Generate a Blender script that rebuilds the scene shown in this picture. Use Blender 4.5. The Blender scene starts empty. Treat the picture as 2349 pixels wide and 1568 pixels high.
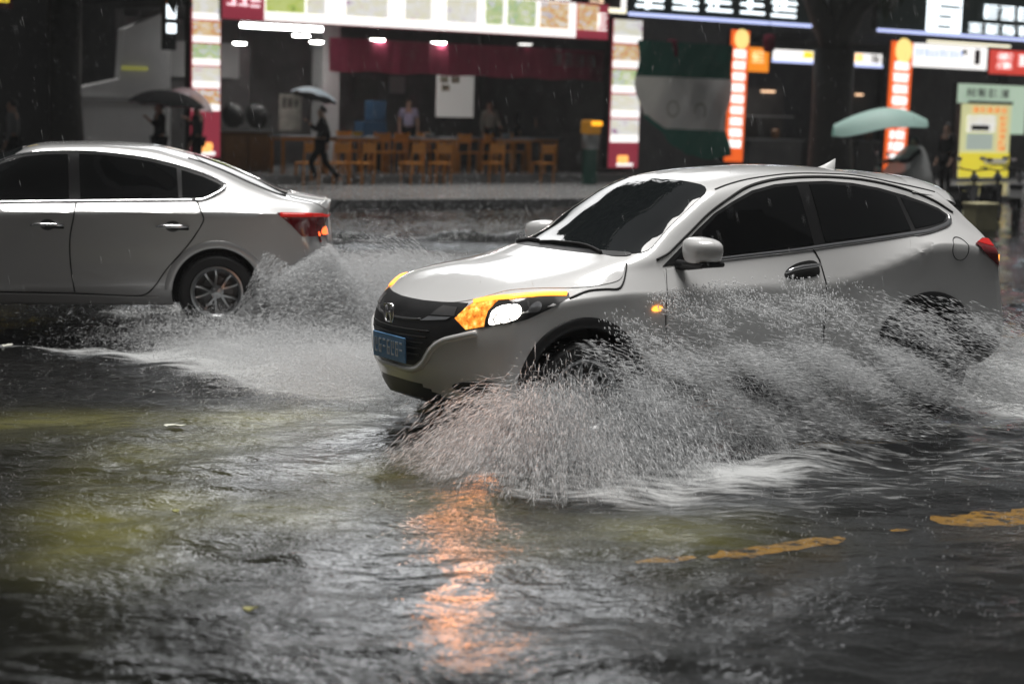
import bpy, bmesh, math, random
import numpy as np
from mathutils import Vector, Matrix
from mathutils.bvhtree import BVHTree
from mathutils.geometry import delaunay_2d_cdt
random.seed(7); rng = np.random.default_rng(11)
SUNEL = 81.0
PI = math.pi; R = math.radians
sc = bpy.context.scene
COL = sc.collection

# ------------------------------------------------------------------ helpers
def tag(o, label=None, cat=None, group=None, kind=None):
    if label: o['label'] = label
    if cat: o['category'] = cat
    if group: o['group'] = group
    if kind: o['kind'] = kind
    return o
def empty(name, loc=(0, 0, 0), rz=0.0):
    o = bpy.data.objects.new(name, None); COL.objects.link(o)
    o.location = loc; o.rotation_euler = (0, 0, rz); o.empty_display_size = .1
    return o
def link(name, me, mat=None, parent=None, smooth=False):
    o = bpy.data.objects.new(name, me); COL.objects.link(o)
    if mat is not None:
        for m in (mat if isinstance(mat, (list, tuple)) else [mat]): me.materials.append(m)
    if parent is not None: o.parent = parent
    if smooth: me.polygons.foreach_set('use_smooth', [True] * len(me.polygons))
    return o
def copy_tree(o, parent=None):
    c = o.copy(); COL.objects.link(c)
    if parent is not None: c.parent = parent
    for ch in o.children: copy_tree(ch, c)
    return c
def mesh(vs, fs):
    me = bpy.data.meshes.new('m'); me.from_pydata([tuple(v) for v in vs], [], fs); me.update(); return me
class MB:
    """collects simple shapes into one mesh"""
    def __init__(s): s.v = []; s.f = []; s.mi = []; s.cur = 0
    def add(s, vs, fs):
        b = len(s.v); s.v += [tuple(v) for v in vs]; s.f += [tuple(i + b for i in f) for f in fs]; s.mi += [s.cur] * len(fs)
    def box(s, c, d, M=None, bev=0.0):
        x, y, z = d[0] / 2, d[1] / 2, d[2] / 2
        if bev > 0:
            b = min(bev, x * .9, y * .9, z * .9); vs = []; 
            bm = bmesh.new(); bmesh.ops.create_cube(bm, size=1)
            for v in bm.verts: v.co = Vector((v.co.x * d[0], v.co.y * d[1], v.co.z * d[2]))
            bmesh.ops.bevel(bm, geom=bm.edges[:], offset=b, segments=2, affect='EDGES', profile=.6)
            bm.verts.index_update(); vs = [v.co.copy() for v in bm.verts]; fs = [[v.index for v in f.verts] for f in bm.faces]; bm.free()
        else:
            vs = [Vector((sx * x, sy * y, sz * z)) for sx in (-1, 1) for sy in (-1, 1) for sz in (-1, 1)]
            fs = [(0, 1, 3, 2), (4, 6, 7, 5), (0, 4, 5, 1), (2, 3, 7, 6), (0, 2, 6, 4), (1, 5, 7, 3)]
        vs = [(M @ v if M is not None else v) + Vector(c) for v in vs]
        s.add(vs, fs); return s
    def tube(s, pts, r, n=8, cap=True):
        pts = [Vector(p) for p in pts]; rs = r if isinstance(r, (list, tuple)) else [r] * len(pts)
        vs = []; fs = []; up = None
        for i, p in enumerate(pts):
            d = (pts[min(i + 1, len(pts) - 1)] - pts[max(i - 1, 0)]).normalized()
            if up is None: up = Vector((0, 0, 1)) if abs(d.z) < .9 else Vector((1, 0, 0))
            a = d.cross(up).normalized(); b = a.cross(d).normalized(); up = b
            for k in range(n):
                t = 2 * PI * k / n; vs.append(p + (a * math.cos(t) + b * math.sin(t)) * rs[i])
        for i in range(len(pts) - 1):
            for k in range(n):
                fs.append((i * n + k, i * n + (k + 1) % n, (i + 1) * n + (k + 1) % n, (i + 1) * n + k))
        if cap: fs.append(tuple(range(n))[::-1]); fs.append(tuple((len(pts) - 1) * n + k for k in range(n)))
        s.add(vs, fs); return s
    def lathe(s, prof, n=24, M=None, cap=True):
        """prof: (radius, height) about local z"""
        vs = []; fs = []
        for r, h in prof:
            for k in range(n):
                t = 2 * PI * k / n; v = Vector((r * math.cos(t), r * math.sin(t), h)); vs.append(M @ v if M is not None else v)
        for i in range(len(prof) - 1):
            for k in range(n): fs.append((i * n + k, i * n + (k + 1) % n, (i + 1) * n + (k + 1) % n, (i + 1) * n + k))
        if cap and prof[0][0] > 1e-4: fs.append(tuple(range(n))[::-1])
        if cap and prof[-1][0] > 1e-4: fs.append(tuple((len(prof) - 1) * n + k for k in range(n)))
        s.add(vs, fs); return s
    def prism(s, poly, y0, y1, M=None):
        """poly in local (x,z), extruded along y"""
        n = len(poly); vs = [Vector((p[0], y0, p[1])) for p in poly] + [Vector((p[0], y1, p[1])) for p in poly]
        if M is not None: vs = [M @ v for v in vs]
        fs = [tuple(range(n)), tuple(range(2 * n - 1, n - 1, -1))] + [(i, i + n, (i + 1) % n + n, (i + 1) % n) for i in range(n)]
        s.add(vs, fs); return s
    def build(s, name, mat, parent=None, smooth=False, auto=None):
        me = mesh(s.v, s.f)
        bm = bmesh.new(); bm.from_mesh(me); bmesh.ops.recalc_face_normals(bm, faces=bm.faces); bm.to_mesh(me); bm.free()
        if any(s.mi): me.polygons.foreach_set('material_index', s.mi)
        o = link(name, me, mat, parent, smooth or auto is not None)
        if auto is not None: me.set_sharp_from_angle(angle=R(auto))
        return o

MATS = {}
def mat(name, base=(.5, .5, .5), rough=.5, metal=0., coat=0., emit=None, es=0., spec=.5, trans=0., alpha=1., bump=None, var=None, ior=1.45, coat_rough=.04):
    """principled; bump=(scale,strength,dist); var=(scale,amount) breaks the base colour with noise"""
    if name in MATS: return MATS[name]
    m = bpy.data.materials.new(name); m.use_nodes = True; nt = m.node_tree; b = nt.nodes['Principled BSDF']
    b.inputs['Base Color'].default_value = (*base, 1); b.inputs['Roughness'].default_value = rough
    b.inputs['Metallic'].default_value = metal; b.inputs['Coat Weight'].default_value = coat; b.inputs['Coat Roughness'].default_value = coat_rough
    b.inputs['Specular IOR Level'].default_value = spec; b.inputs['IOR'].default_value = ior
    b.inputs['Transmission Weight'].default_value = trans; b.inputs['Alpha'].default_value = alpha
    if emit: b.inputs['Emission Color'].default_value = (*emit, 1); b.inputs['Emission Strength'].default_value = es
    tc = nt.nodes.new('ShaderNodeTexCoord')
    if var:
        n = nt.nodes.new('ShaderNodeTexNoise'); n.inputs['Scale'].default_value = var[0]; n.inputs['Detail'].default_value = 6
        nt.links.new(tc.outputs['Object'], n.inputs['Vector'])
        mx = nt.nodes.new('ShaderNodeMix'); mx.data_type = 'RGBA'
        k = var[1]; mx.inputs[6].default_value = (*[c * (1 - k) for c in base], 1); mx.inputs[7].default_value = (*[min(1, c * (1 + k)) for c in base], 1)
        nt.links.new(n.outputs['Fac'], mx.inputs[0]); nt.links.new(mx.outputs[2], b.inputs['Base Color'])
    if bump:
        n = nt.nodes.new('ShaderNodeTexNoise'); n.inputs['Scale'].default_value = bump[0]; n.inputs['Detail'].default_value = 5
        nt.links.new(tc.outputs['Object'], n.inputs['Vector'])
        bp = nt.nodes.new('ShaderNodeBump'); bp.inputs['Strength'].default_value = bump[1]; bp.inputs['Distance'].default_value = bump[2]
        nt.links.new(n.outputs['Fac'], bp.inputs['Height']); nt.links.new(bp.outputs['Normal'], b.inputs['Normal'])
    MATS[name] = m
    return m

def thin(name, base, k=.45, rough=.5, see=0.0):
    """cloth or film that lets light through"""
    m = bpy.data.materials.new(name); m.use_nodes = True; nt = m.node_tree; b = nt.nodes['Principled BSDF']; o = nt.nodes['Material Output']
    b.inputs['Base Color'].default_value = (*base, 1); b.inputs['Roughness'].default_value = rough
    t = nt.nodes.new('ShaderNodeBsdfTranslucent'); t.inputs['Color'].default_value = (*base, 1); x = nt.nodes.new('ShaderNodeMixShader'); x.inputs[0].default_value = k
    nt.links.new(b.outputs[0], x.inputs[1]); nt.links.new(t.outputs[0], x.inputs[2]); last = x
    if see:
        tp = nt.nodes.new('ShaderNodeBsdfTransparent'); y = nt.nodes.new('ShaderNodeMixShader'); y.inputs[0].default_value = see; nt.links.new(x.outputs[0], y.inputs[1]); nt.links.new(tp.outputs[0], y.inputs[2]); last = y
    nt.links.new(last.outputs[0], o.inputs['Surface']); return m
# ------------------------------------------------------------------ camera
CAM_PITCH, CAM_ROLL, CAM_H, FPX = 0.13127, R(1.6), 2.0244, 4200.0
cam_d = bpy.data.cameras.new('camera'); cam = bpy.data.objects.new('camera', cam_d); COL.objects.link(cam); sc.camera = cam
cam_d.sensor_width = 36; cam_d.lens = FPX / 2349 * 36; cam_d.clip_start = .1; cam_d.clip_end = 2000
cam.location = (0, 0, CAM_H)
_f = Vector((0, math.cos(CAM_PITCH), -math.sin(CAM_PITCH))); _u = Vector((0, math.sin(CAM_PITCH), math.cos(CAM_PITCH))); _r = Vector((1, 0, 0))
_cr, _sr = math.cos(CAM_ROLL), math.sin(CAM_ROLL)      # content turned clockwise: the camera itself rolled the other way
_r2 = _r * _cr + _u * _sr; _u2 = -_r * _sr + _u * _cr
cam.matrix_world = Matrix.Translation((0, 0, CAM_H)) @ Matrix((( _r2.x, _u2.x, -_f.x), (_r2.y, _u2.y, -_f.y), (_r2.z, _u2.z, -_f.z))).to_4x4()
cam_d.dof.use_dof = True; cam_d.dof.focus_distance = 11.6; cam_d.dof.aperture_fstop = 1.6
def ray(px, py):
    """direction through a point of the 2349 x 1568 picture, y component 1"""
    U = px - 1174.5; V = py - 784.0
    d = _r2 * U - _u2 * V + _f * FPX
    return d / d.y
def at(px, py, Y):
    d = ray(px, py); return Vector((d.x * Y, Y, CAM_H + d.z * Y))

sc.render.engine = 'CYCLES'
sc.cycles.use_denoising = True
sc.cycles.max_bounces = 7; sc.cycles.diffuse_bounces = 3; sc.cycles.glossy_bounces = 4; sc.cycles.transparent_max_bounces = 24; sc.cycles.transmission_bounces = 4
sc.cycles.sample_clamp_indirect = 3.0; sc.cycles.caustics_reflective = False; sc.cycles.caustics_refractive = False
sc.view_settings.view_transform = 'Standard'; sc.view_settings.look = 'None'; sc.view_settings.gamma = 1; sc.view_settings.exposure = 0.05

# ------------------------------------------------------------------ world: rain sky at dusk
w = bpy.data.worlds.new('World'); sc.world = w; w.use_nodes = True; nt = w.node_tree
bg = nt.nodes['Background']; sky = nt.nodes.new('ShaderNodeTexSky'); sky.sky_type = 'NISHITA'; sky.sun_disc = False
sky.sun_elevation = R(SUNEL); sky.sun_rotation = R(-10); sky.air_density = 1.6; sky.dust_density = 6.0; sky.ozone_density = 1.0
hs = nt.nodes.new('ShaderNodeHueSaturation'); hs.inputs['Saturation'].default_value = .10
# a break in the cloud low over the restaurant roof
gm = nt.nodes.new('ShaderNodeTexCoord'); dt = nt.nodes.new('ShaderNodeVectorMath'); dt.operation = 'DOT_PRODUCT'
_e, _a = R(23), R(-5); dt.inputs[1].default_value = (math.sin(_a) * math.cos(_e), math.cos(_a) * math.cos(_e), math.sin(_e))
gr = nt.nodes.new('ShaderNodeMapRange'); gr.interpolation_type = 'SMOOTHSTEP'; gr.inputs[1].default_value = math.cos(R(13)); gr.inputs[2].default_value = math.cos(R(3)); gr.inputs[3].default_value = 0; gr.inputs[4].default_value = 170.0
ad_ = nt.nodes.new('ShaderNodeMix'); ad_.data_type = 'RGBA'; ad_.blend_type = 'ADD'; ad_.inputs[0].default_value = 1
nt.links.new(gm.outputs['Generated'], dt.inputs[0]); nt.links.new(dt.outputs['Value'], gr.inputs[0]); nt.links.new(gr.outputs[0], ad_.inputs[7])
nt.links.new(sky.outputs[0], hs.inputs['Color']); nt.links.new(hs.outputs[0], ad_.inputs[6]); nt.links.new(ad_.outputs[2], bg.inputs['Color']); bg.inputs['Strength'].default_value = 0.022
sun_d = bpy.data.lights.new('sun', 'SUN'); sun = bpy.data.objects.new('sun', sun_d); COL.objects.link(sun)
sun_d.energy = 3.8; sun_d.angle = R(34); sun_d.color = (1, .98, .95)
# overcast light, from above and a little behind the far shops
el, az = R(SUNEL), R(-10)
sun.matrix_world = Vector((math.sin(az) * math.cos(el), math.cos(az) * math.cos(el), math.sin(el))).to_track_quat('Z', 'Y').to_matrix().to_4x4()
# ------------------------------------------------------------------ cars
def pchip(xs, ys):
    xs = np.array(xs, float); ys = np.array(ys, float); h = np.diff(xs); d = np.diff(ys) / h; m = np.zeros(len(xs))
    m[0] = d[0]; m[-1] = d[-1]
    for i in range(1, len(xs) - 1):
        if d[i - 1] * d[i] > 0:
            w1 = 2 * h[i] + h[i - 1]; w2 = h[i] + 2 * h[i - 1]; m[i] = (w1 + w2) / (w1 / d[i - 1] + w2 / d[i])
    def ev(x):
        x = np.clip(x, xs[0], xs[-1]); i = np.clip(np.searchsorted(xs, x, 'right') - 1, 0, len(xs) - 2); t = (x - xs[i]) / h[i]
        return (2*t**3 - 3*t*t + 1) * ys[i] + (t**3 - 2*t*t + t) * h[i] * m[i] + (-2*t**3 + 3*t*t) * ys[i + 1] + (t**3 - t*t) * h[i] * m[i + 1]
    return ev
def catmull(P, n):
    """P (k,2) -> smooth polyline through the points, centripetal"""
    P = np.array(P, float); out = []
    Q = np.vstack([2 * P[0] - P[1], P, 2 * P[-1] - P[-2]])
    for i in range(len(P) - 1):
        p0, p1, p2, p3 = Q[i:i + 4]
        t0 = 0; t1 = t0 + max(1e-6, np.linalg.norm(p1 - p0)) ** .5; t2 = t1 + max(1e-6, np.linalg.norm(p2 - p1)) ** .5; t3 = t2 + max(1e-6, np.linalg.norm(p3 - p2)) ** .5
        for t in np.linspace(t1, t2, n, endpoint=False):
            A1 = (t1-t)/(t1-t0)*p0+(t-t0)/(t1-t0)*p1; A2 = (t2-t)/(t2-t1)*p1+(t-t1)/(t2-t1)*p2; A3 = (t3-t)/(t3-t2)*p2+(t-t2)/(t3-t2)*p3
            B1 = (t2-t)/(t2-t0)*A1+(t-t0)/(t2-t0)*A2; B2 = (t3-t)/(t3-t1)*A2+(t-t1)/(t3-t1)*A3
            out.append((t2-t)/(t2-t1)*B1+(t-t1)/(t2-t1)*B2)
    out.append(P[-1]); return np.array(out)

class Car:
    def __init__(s, name, tab, L, F, Rr, nose, tail, paint, axles, arch_r, mw, lower):
        s.L = L; s.root = empty(name); s.root.matrix_world = mw
        S = [r[0] for r in tab]; A = np.array([r[1:] for r in tab], float)
        ev = [pchip(S, A[:, j]) for j in range(A.shape[1])]
        Fz = pchip(*zip(*F)); Rz = pchip(*zip(*Rr))
        def warp(x, z):
            f = Fz(z); x = np.where(x < .6, f + x * (.6 - f) / .6, x)
            r = Rz(z); k = L - 1.0
            return np.where(x > k, k + (x - k) * (L + r - k) / (L - k), x)
        st = np.r_[0, .004, .012, .025, .045, .07, .1, np.linspace(.14, L - .3, 86), L - .25, L - .2, L - .15, L - .1, L - .07, L - .045, L - .025, L - .012, L - .004, L]
        rings = []
        for x in st:
            v = [float(e(x)) for e in ev]
            zb, w1 = v[0], v[1]; pr = [(w1, zb)] + [(v[2 + 2 * j], v[3 + 2 * j]) for j in range(7)] + [(0, v[16])]
            low = catmull(pr[:4], 7); up = catmull(pr[3:], 7)        # the shoulder stays a crease
            p = np.vstack([[(0, zb), (w1 * .5, zb)], low, up[1:]])
            g = min(1, (x + .003) / nose[0]) ** nose[1] * min(1, (L - x + .003) / tail[0]) ** tail[1]
            p[:, 0] *= g
            rings.append(np.c_[-warp(np.full(len(p), x), p[:, 1]), p])
        n = len(rings[0]); full = []
        for r in rings:
            m = r[::-1].copy(); m[:, 1] *= -1
            full.append(np.vstack([r, m[1:-1]]))
        N = len(full[0]); vs = np.vstack(full); fs = []
        for i in range(len(full) - 1):
            for k in range(N): fs.append((i * N + k, i * N + (k + 1) % N, (i + 1) * N + (k + 1) % N, (i + 1) * N + k))
        # flat end caps as strips between the two sides
        for b in (0, (len(full) - 1) * N):
            for k in range(n - 1):
                a, c = k, k + 1; d, e = (N - k) % N, (N - k - 1) % N
                q = [b + a, b + c, b + e, b + d]; q = list(dict.fromkeys(q))
                if len(q) > 2: fs.append(tuple(q))
        me = mesh(vs, fs); bm = bmesh.new(); bm.from_mesh(me); bmesh.ops.recalc_face_normals(bm, faces=bm.faces)
        if bm.calc_volume(signed=True) < 0: bmesh.ops.reverse_faces(bm, faces=bm.faces)
        bm.to_mesh(me); s.bvh = BVHTree.FromBMesh(bm); bm.free()
        body = link('body', me, [paint, M_trim], s.root, True)
        # wheel openings
        cm = MB()
        for ax in axles:
            for sg in (1, -1):
                T = Matrix.Translation((-ax[0], sg * .56, ax[1])) @ Matrix.Rotation(-sg * PI / 2, 4, 'X')
                cm.lathe([(arch_r, 0), (arch_r, .6)], 48, T)
        cut = cm.build('cutter', M_trim)
        md = body.modifiers.new('b', 'BOOLEAN'); md.operation = 'DIFFERENCE'; md.object = cut; md.solver = 'EXACT'
        bpy.context.view_layer.update(); cut.matrix_world = mw.copy(); bpy.context.view_layer.update()
        new = bpy.data.meshes.new_from_object(body.evaluated_get(bpy.context.evaluated_depsgraph_get()))
        body.modifiers.clear(); body.data = new
        cm2 = cut.data; bpy.data.objects.remove(cut); bpy.data.meshes.remove(cm2)
        # black lower edge and wheel wells
        mi = []
        for p in new.polygons:
            c = p.center; dark = lower(-c.x, c.z, abs(c.y))
            for ax in axles:
                rr = math.hypot(-c.x - ax[0], c.z - ax[1])
                if rr < arch_r + .004 and abs(c.y) < .9 and (abs(p.normal.y) < .3 or abs(c.y) < .58): dark = True
            mi.append(1 if dark else 0)
        new.polygons.foreach_set('material_index', mi)
        new.set_sharp_from_angle(angle=R(62))
        s.body = body
    def hit(s, a, b, mode, sg=1):
        """mode side: (s,z); top: (s,y); front: (y,z)"""
        if mode == 'side': o = Vector((-a, sg * 3, b)); d = Vector((0, -sg, 0))
        elif mode == 'top': o = Vector((-a, b, 4)); d = Vector((0, 0, -1))
        elif mode == 'front': o = Vector((3, a, b)); d = Vector((-1, 0, 0))
        elif mode == 'diag':
            sn, cs = math.sin(R(55)), math.cos(R(55)); d = Vector((-cs, -sn * sg, 0)); o = Vector((-a * sn, a * cs * sg, b)) - d * 3
        else: o = Vector((-s.L - 3, a, b)); d = Vector((1, 0, 0))
        h = s.bvh.ray_cast(o, d)
        if h[0] is None:
            h = s.bvh.find_nearest(o + d * 2.2)
        nrm = h[1]
        if nrm.dot(d) > 0: nrm = -nrm
        return h[0], nrm
    def patch(s, name, poly, mode, m, parent=None, off=.003, sg=1, step=.035, thick=.006, curve=True, bulge=0.0):
        """a panel with its own thickness laid on the body inside an outline"""
        poly = [tuple(p) for p in poly]
        if curve: poly = smooth_poly(poly)
        P = []
        for i in range(len(poly)):
            a = Vector(poly[i]); b = Vector(poly[(i + 1) % len(poly)]); k = max(1, int((b - a).length / step))
            for j in range(k): P.append(a.lerp(b, j / k))
        nb = len(P); xs = [p.x for p in P]; ys = [p.y for p in P]; G = []
        x = min(xs) + step * .5
        while x < max(xs):
            y = min(ys) + step * .5
            while y < max(ys):
                q = Vector((x, y))
                if inside(q, P) and min((q - p).length for p in P) > step * .45: G.append(q)
                y += step
            x += step
        res = delaunay_2d_cdt(P + G, [], [list(range(nb))], 1, 1e-5)
        V2, E2, F2 = res[0], res[1], res[2]
        vs = []; low = []
        for q in V2:
            c, nn = s.hit(q.x, q.y, mode, sg)
            bo = 0.0
            if bulge: bo = bulge * min(1, min((q - p).length for p in P) / .06)
            vs.append(c + nn * (off + bo)); low.append(c + nn * (off - thick))
        fs = [tuple(f) for f in F2]
        # rim
        cnt = {}
        for f in fs:
            for i in range(len(f)):
                e = (f[i], f[(i + 1) % len(f)]); cnt[tuple(sorted(e))] = cnt.get(tuple(sorted(e)), 0) + 1
        n0 = len(vs); rim = []
        for f in list(fs):
            for i in range(len(f)):
                a, b = f[i], f[(i + 1) % len(f)]
                if cnt[tuple(sorted((a, b)))] == 1: rim.append((b, a, a + n0, b + n0))
        me = mesh(vs + low, fs + rim); bm = bmesh.new(); bm.from_mesh(me)
        loose = [v for v in bm.verts if not v.link_faces]; bmesh.ops.delete(bm, geom=loose, context='VERTS')
        bmesh.ops.recalc_face_normals(bm, faces=bm.faces)
        want = {'side': Vector((0, sg, 0)), 'top': Vector((0, 0, 1)), 'front': Vector((1, 0, 0)), 'rear': Vector((-1, 0, 0)), 'diag': Vector((.57, .82 * sg, 0))}[mode]
        if sum((f.normal.dot(want) * f.calc_area() for f in bm.faces)) < 0: bmesh.ops.reverse_faces(bm, faces=bm.faces)
        bm.to_mesh(me); bm.free()
        o = link(name, me, m, parent or s.root, True); me.set_sharp_from_angle(angle=R(40)); return o
    def strip(s, name, line, mode, wd, m, parent=None, off=.0035, sg=1, closed=False, curve=True, h=.004):
        """a narrow band following a line on the body"""
        L2 = [Vector(p) for p in (smooth_line(line) if curve else line)]; Q = []
        for i in range(len(L2) - 1):
            k = max(1, int((L2[i + 1] - L2[i]).length / .03)); Q += [L2[i].lerp(L2[i + 1], j / k) for j in range(k)]
        Q.append(L2[-1]); mb = MB(); vs = []; n = len(Q)
        for i, q in enumerate(Q):
            d = (Q[min(i + 1, n - 1)] - Q[max(i - 1, 0)]).normalized(); t = Vector((-d.y, d.x)) * wd / 2
            for u, o in ((t, -.004), (t, off + h * .4), (t * .6, off + h), (-t * .6, off + h), (-t, off + h * .4), (-t, -.004)):
                c, nn = s.hit(q.x + u.x, q.y + u.y, mode, sg); vs.append(c + nn * o)
        fs = [(i * 6 + k, i * 6 + k + 1, (i + 1) * 6 + k + 1, (i + 1) * 6 + k) for i in range(n - 1) for k in range(5)]
        fs += [tuple(range(6)), tuple((n - 1) * 6 + k for k in range(6))]
        mb.add(vs, fs); return mb.build(name, m, parent or s.root, True)
def inside(q, P):
    c = False; j = len(P) - 1
    for i in range(len(P)):
        if (P[i].y > q.y) != (P[j].y > q.y) and q.x < (P[j].x - P[i].x) * (q.y - P[i].y) / (P[j].y - P[i].y) + P[i].x: c = not c
        j = i
    return c
def smooth_poly(p, it=2):
    """round an outline but keep its long straight runs"""
    for _ in range(it):
        o = []
        for i in range(len(p)):
            a, b = np.array(p[i]), np.array(p[(i + 1) % len(p)]); t = min(.25, .02 / max(1e-6, np.linalg.norm(b - a)) if it == 1 else .25)
            o += [tuple(a + (b - a) * t), tuple(b + (a - b) * t)]
        p = o
    return p
def smooth_line(p):
    return [tuple(q) for q in catmull(p, 5)] if len(p) > 2 else list(p)

M_trim = mat('black_plastic_trim', (.012, .012, .013), .45, bump=(160, .15, .002))
M_glass = mat('tinted_glass', (.006, .0065, .007), .03, spec=.5, coat=0)
M_shield = mat('windscreen_glass', (.010, .012, .013), .03, spec=.6)
M_rubber = mat('tyre_rubber', (.016, .016, .017), .55, bump=(90, .3, .004))
M_chrome = mat('chrome', (.75, .75, .76), .12, 1.0)
M_alloy = mat('alloy_wheel', (.42, .43, .44), .28, .9)
M_disc = mat('brake_disc_steel', (.12, .12, .12), .4, .8)
M_gap = mat('panel_gap_black', (.006, .006, .006), .7)
def paint(name, base, metal, rough):
    m = mat(name, base, rough, metal, coat=1.0, coat_rough=.05); nt = m.node_tree; b = nt.nodes['Principled BSDF']
    tc = nt.nodes.new('ShaderNodeTexCoord'); v = nt.nodes.new('ShaderNodeTexVoronoi'); v.inputs['Scale'].default_value = 70   # rain beads
    n2 = nt.nodes.new('ShaderNodeTexNoise'); n2.inputs['Scale'].default_value = 9
    r = nt.nodes.new('ShaderNodeMapRange'); r.inputs[1].default_value = .0; r.inputs[2].default_value = .35; r.inputs[3].default_value = 1; r.inputs[4].default_value = 0
    mu = nt.nodes.new('ShaderNodeMath'); mu.operation = 'MULTIPLY'
    r2 = nt.nodes.new('ShaderNodeMapRange'); r2.inputs[1].default_value = .5; r2.inputs[2].default_value = .7
    bp = nt.nodes.new('ShaderNodeBump'); bp.inputs['Strength'].default_value = .18; bp.inputs['Distance'].default_value = .003
    for x in (v, n2): nt.links.new(tc.outputs['Object'], x.inputs['Vector'])
    nt.links.new(v.outputs['Distance'], r.inputs[0]); nt.links.new(n2.outputs['Fac'], r2.inputs[0])
    nt.links.new(r.outputs[0], mu.inputs[0]); nt.links.new(r2.outputs[0], mu.inputs[1]); nt.links.new(mu.outputs[0], bp.inputs['Height'])
    nt.links.new(bp.outputs[0], b.inputs['Coat Normal']); return m
M_white = paint('pearl_white_paint', (.72, .72, .715), 0, .35)
M_silver = paint('silver_paint', (.52, .52, .52), .35, .38)

def wheel(car, ax, z, sg, r, rim_r, width, spokes, track):
    """wheel > tyre, rim, brake_disc ; a hub empty turned so that local z points outwards"""
    wl = empty('wheel'); wl.parent = car.root; wl.location = (-ax, sg * track, z); wl.rotation_euler = (-sg * PI / 2, 0, 0)
    t = MB(); w = width / 2
    t.lathe([(rim_r, -w * .85), (rim_r + .02, -w), (r - .03, -w), (r - .008, -w * .8), (r, -w * .4), (r, w * .4), (r - .008, w * .8), (r - .03, w), (rim_r + .02, w), (rim_r, w * .85)], 48, cap=False)
    for k in range(60):            # tread blocks
        a = 2 * PI * k / 60; M_ = Matrix.Rotation(a, 4, 'Z') @ Matrix.Translation((r, 0, 0)) @ Matrix.Rotation(.35, 4, 'X')
        t.box((0, 0, 0), (.008, .018, width * .7), None); nb = 8
        for i in range(len(t.v) - nb, len(t.v)): t.v[i] = tuple(M_ @ Vector(t.v[i]))
    t.build('tyre', M_rubber, wl, auto=35)
    d = MB()
    d.lathe([(rim_r - .03, -w * .8), (rim_r - .012, -w * .8), (rim_r - .012, w * .7), (rim_r + .004, w * .93), (rim_r + .004, w * .98), (rim_r - .012, w * 1.0), (rim_r - .03, w * .8)], 48, cap=False)
    d.lathe([(.055, w * .35), (.055, w * .75), (.045, w * .82), (.0, w * .84)], 20)
    for k in range(spokes):
        a0 = 2 * PI * k / spokes
        for da in (-.17, .17):
            n = 7; vs = []
            for i in range(n):
                u = i / (n - 1); rr = .04 + u * (rim_r - .055); a = a0 + da * u ** .7 * 1.35 + .12 * math.sin(u * PI) * (1 if da > 0 else -1) ; hw = .013 - .004 * u
                hgt = w * (.80 - .18 * math.sin(u * PI * .8) + .12 * u)
                c = Vector((math.cos(a) * rr, math.sin(a) * rr, hgt)); tt = Vector((-math.sin(a), math.cos(a), 0)) * hw
                vs += [c + tt + Vector((0, 0, -.03)), c + tt * .7, c - tt * .7, c - tt + Vector((0, 0, -.03))]
            fs = [(i * 4 + q, i * 4 + q + 1, i * 4 + 4 + q + 1, i * 4 + 4 + q) for i in range(n - 1) for q in range(3)]
            d.add(vs, fs)
    for k in range(5):
        a = 2 * PI * k / 5 + .3; d.lathe([(.008, w * .7), (.008, w * .86), (.0, w * .87)], 8, Matrix.Translation((math.cos(a) * .035, math.sin(a) * .035, 0)))
    d.build('rim', M_alloy, wl, auto=45)
    b = MB(); b.lathe([(.13, -.01), (.13, .012), (.06, .02), (.0, .02)], 32); b.lathe([(rim_r - .035, -w * .5), (rim_r - .035, -w * .45), (0, -w * .45)], 32)
    b.build('brake_disc', M_disc, wl, auto=45)
    return wl
def arch_trim(car, name, ax, z, r0, r1, sg, m, a0=-20, a1=200, out=.012):
    """band round the wheel opening, following the body side"""
    n = 40; vs = []
    for i in range(n + 1):
        a = R(a0 + (a1 - a0) * i / n)
        for rr, o in ((r0 - .004, -.03), (r0 - .004, out), (r0 + .012, out + .006), ((r0 + r1) / 2, out + .004), (r1 - .006, out * .7), (r1, -.004)):
            x = ax + math.cos(a) * rr; zz = z + math.sin(a) * rr
            rq = max(rr, r0 + .02); c, nn = car.hit(ax + math.cos(a) * rq, max(.24, z + math.sin(a) * rq), 'side', sg)
            vs.append(Vector((-x, c.y + sg * o, zz)))
    fs = [(i * 6 + k, i * 6 + k + 1, i * 6 + 7 + k, i * 6 + 6 + k) for i in range(n) for k in range(5)]
    mb = MB(); mb.add(vs, fs); return mb.build(name, m, car.root, True)
def car_matrix(x, y, yaw, tilt, dz):
    return Matrix.Translation((x, y, dz)) @ Matrix.Rotation(-tilt, 4, 'Y') @ Matrix.Rotation(PI + yaw, 4, 'Z')
SUV_MW = car_matrix(-.6984, 11.0839, .48838, .039, -.0574)
SED_MW = car_matrix(-6.1239, 15.3725, .16177, .0032, .0569)
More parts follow.
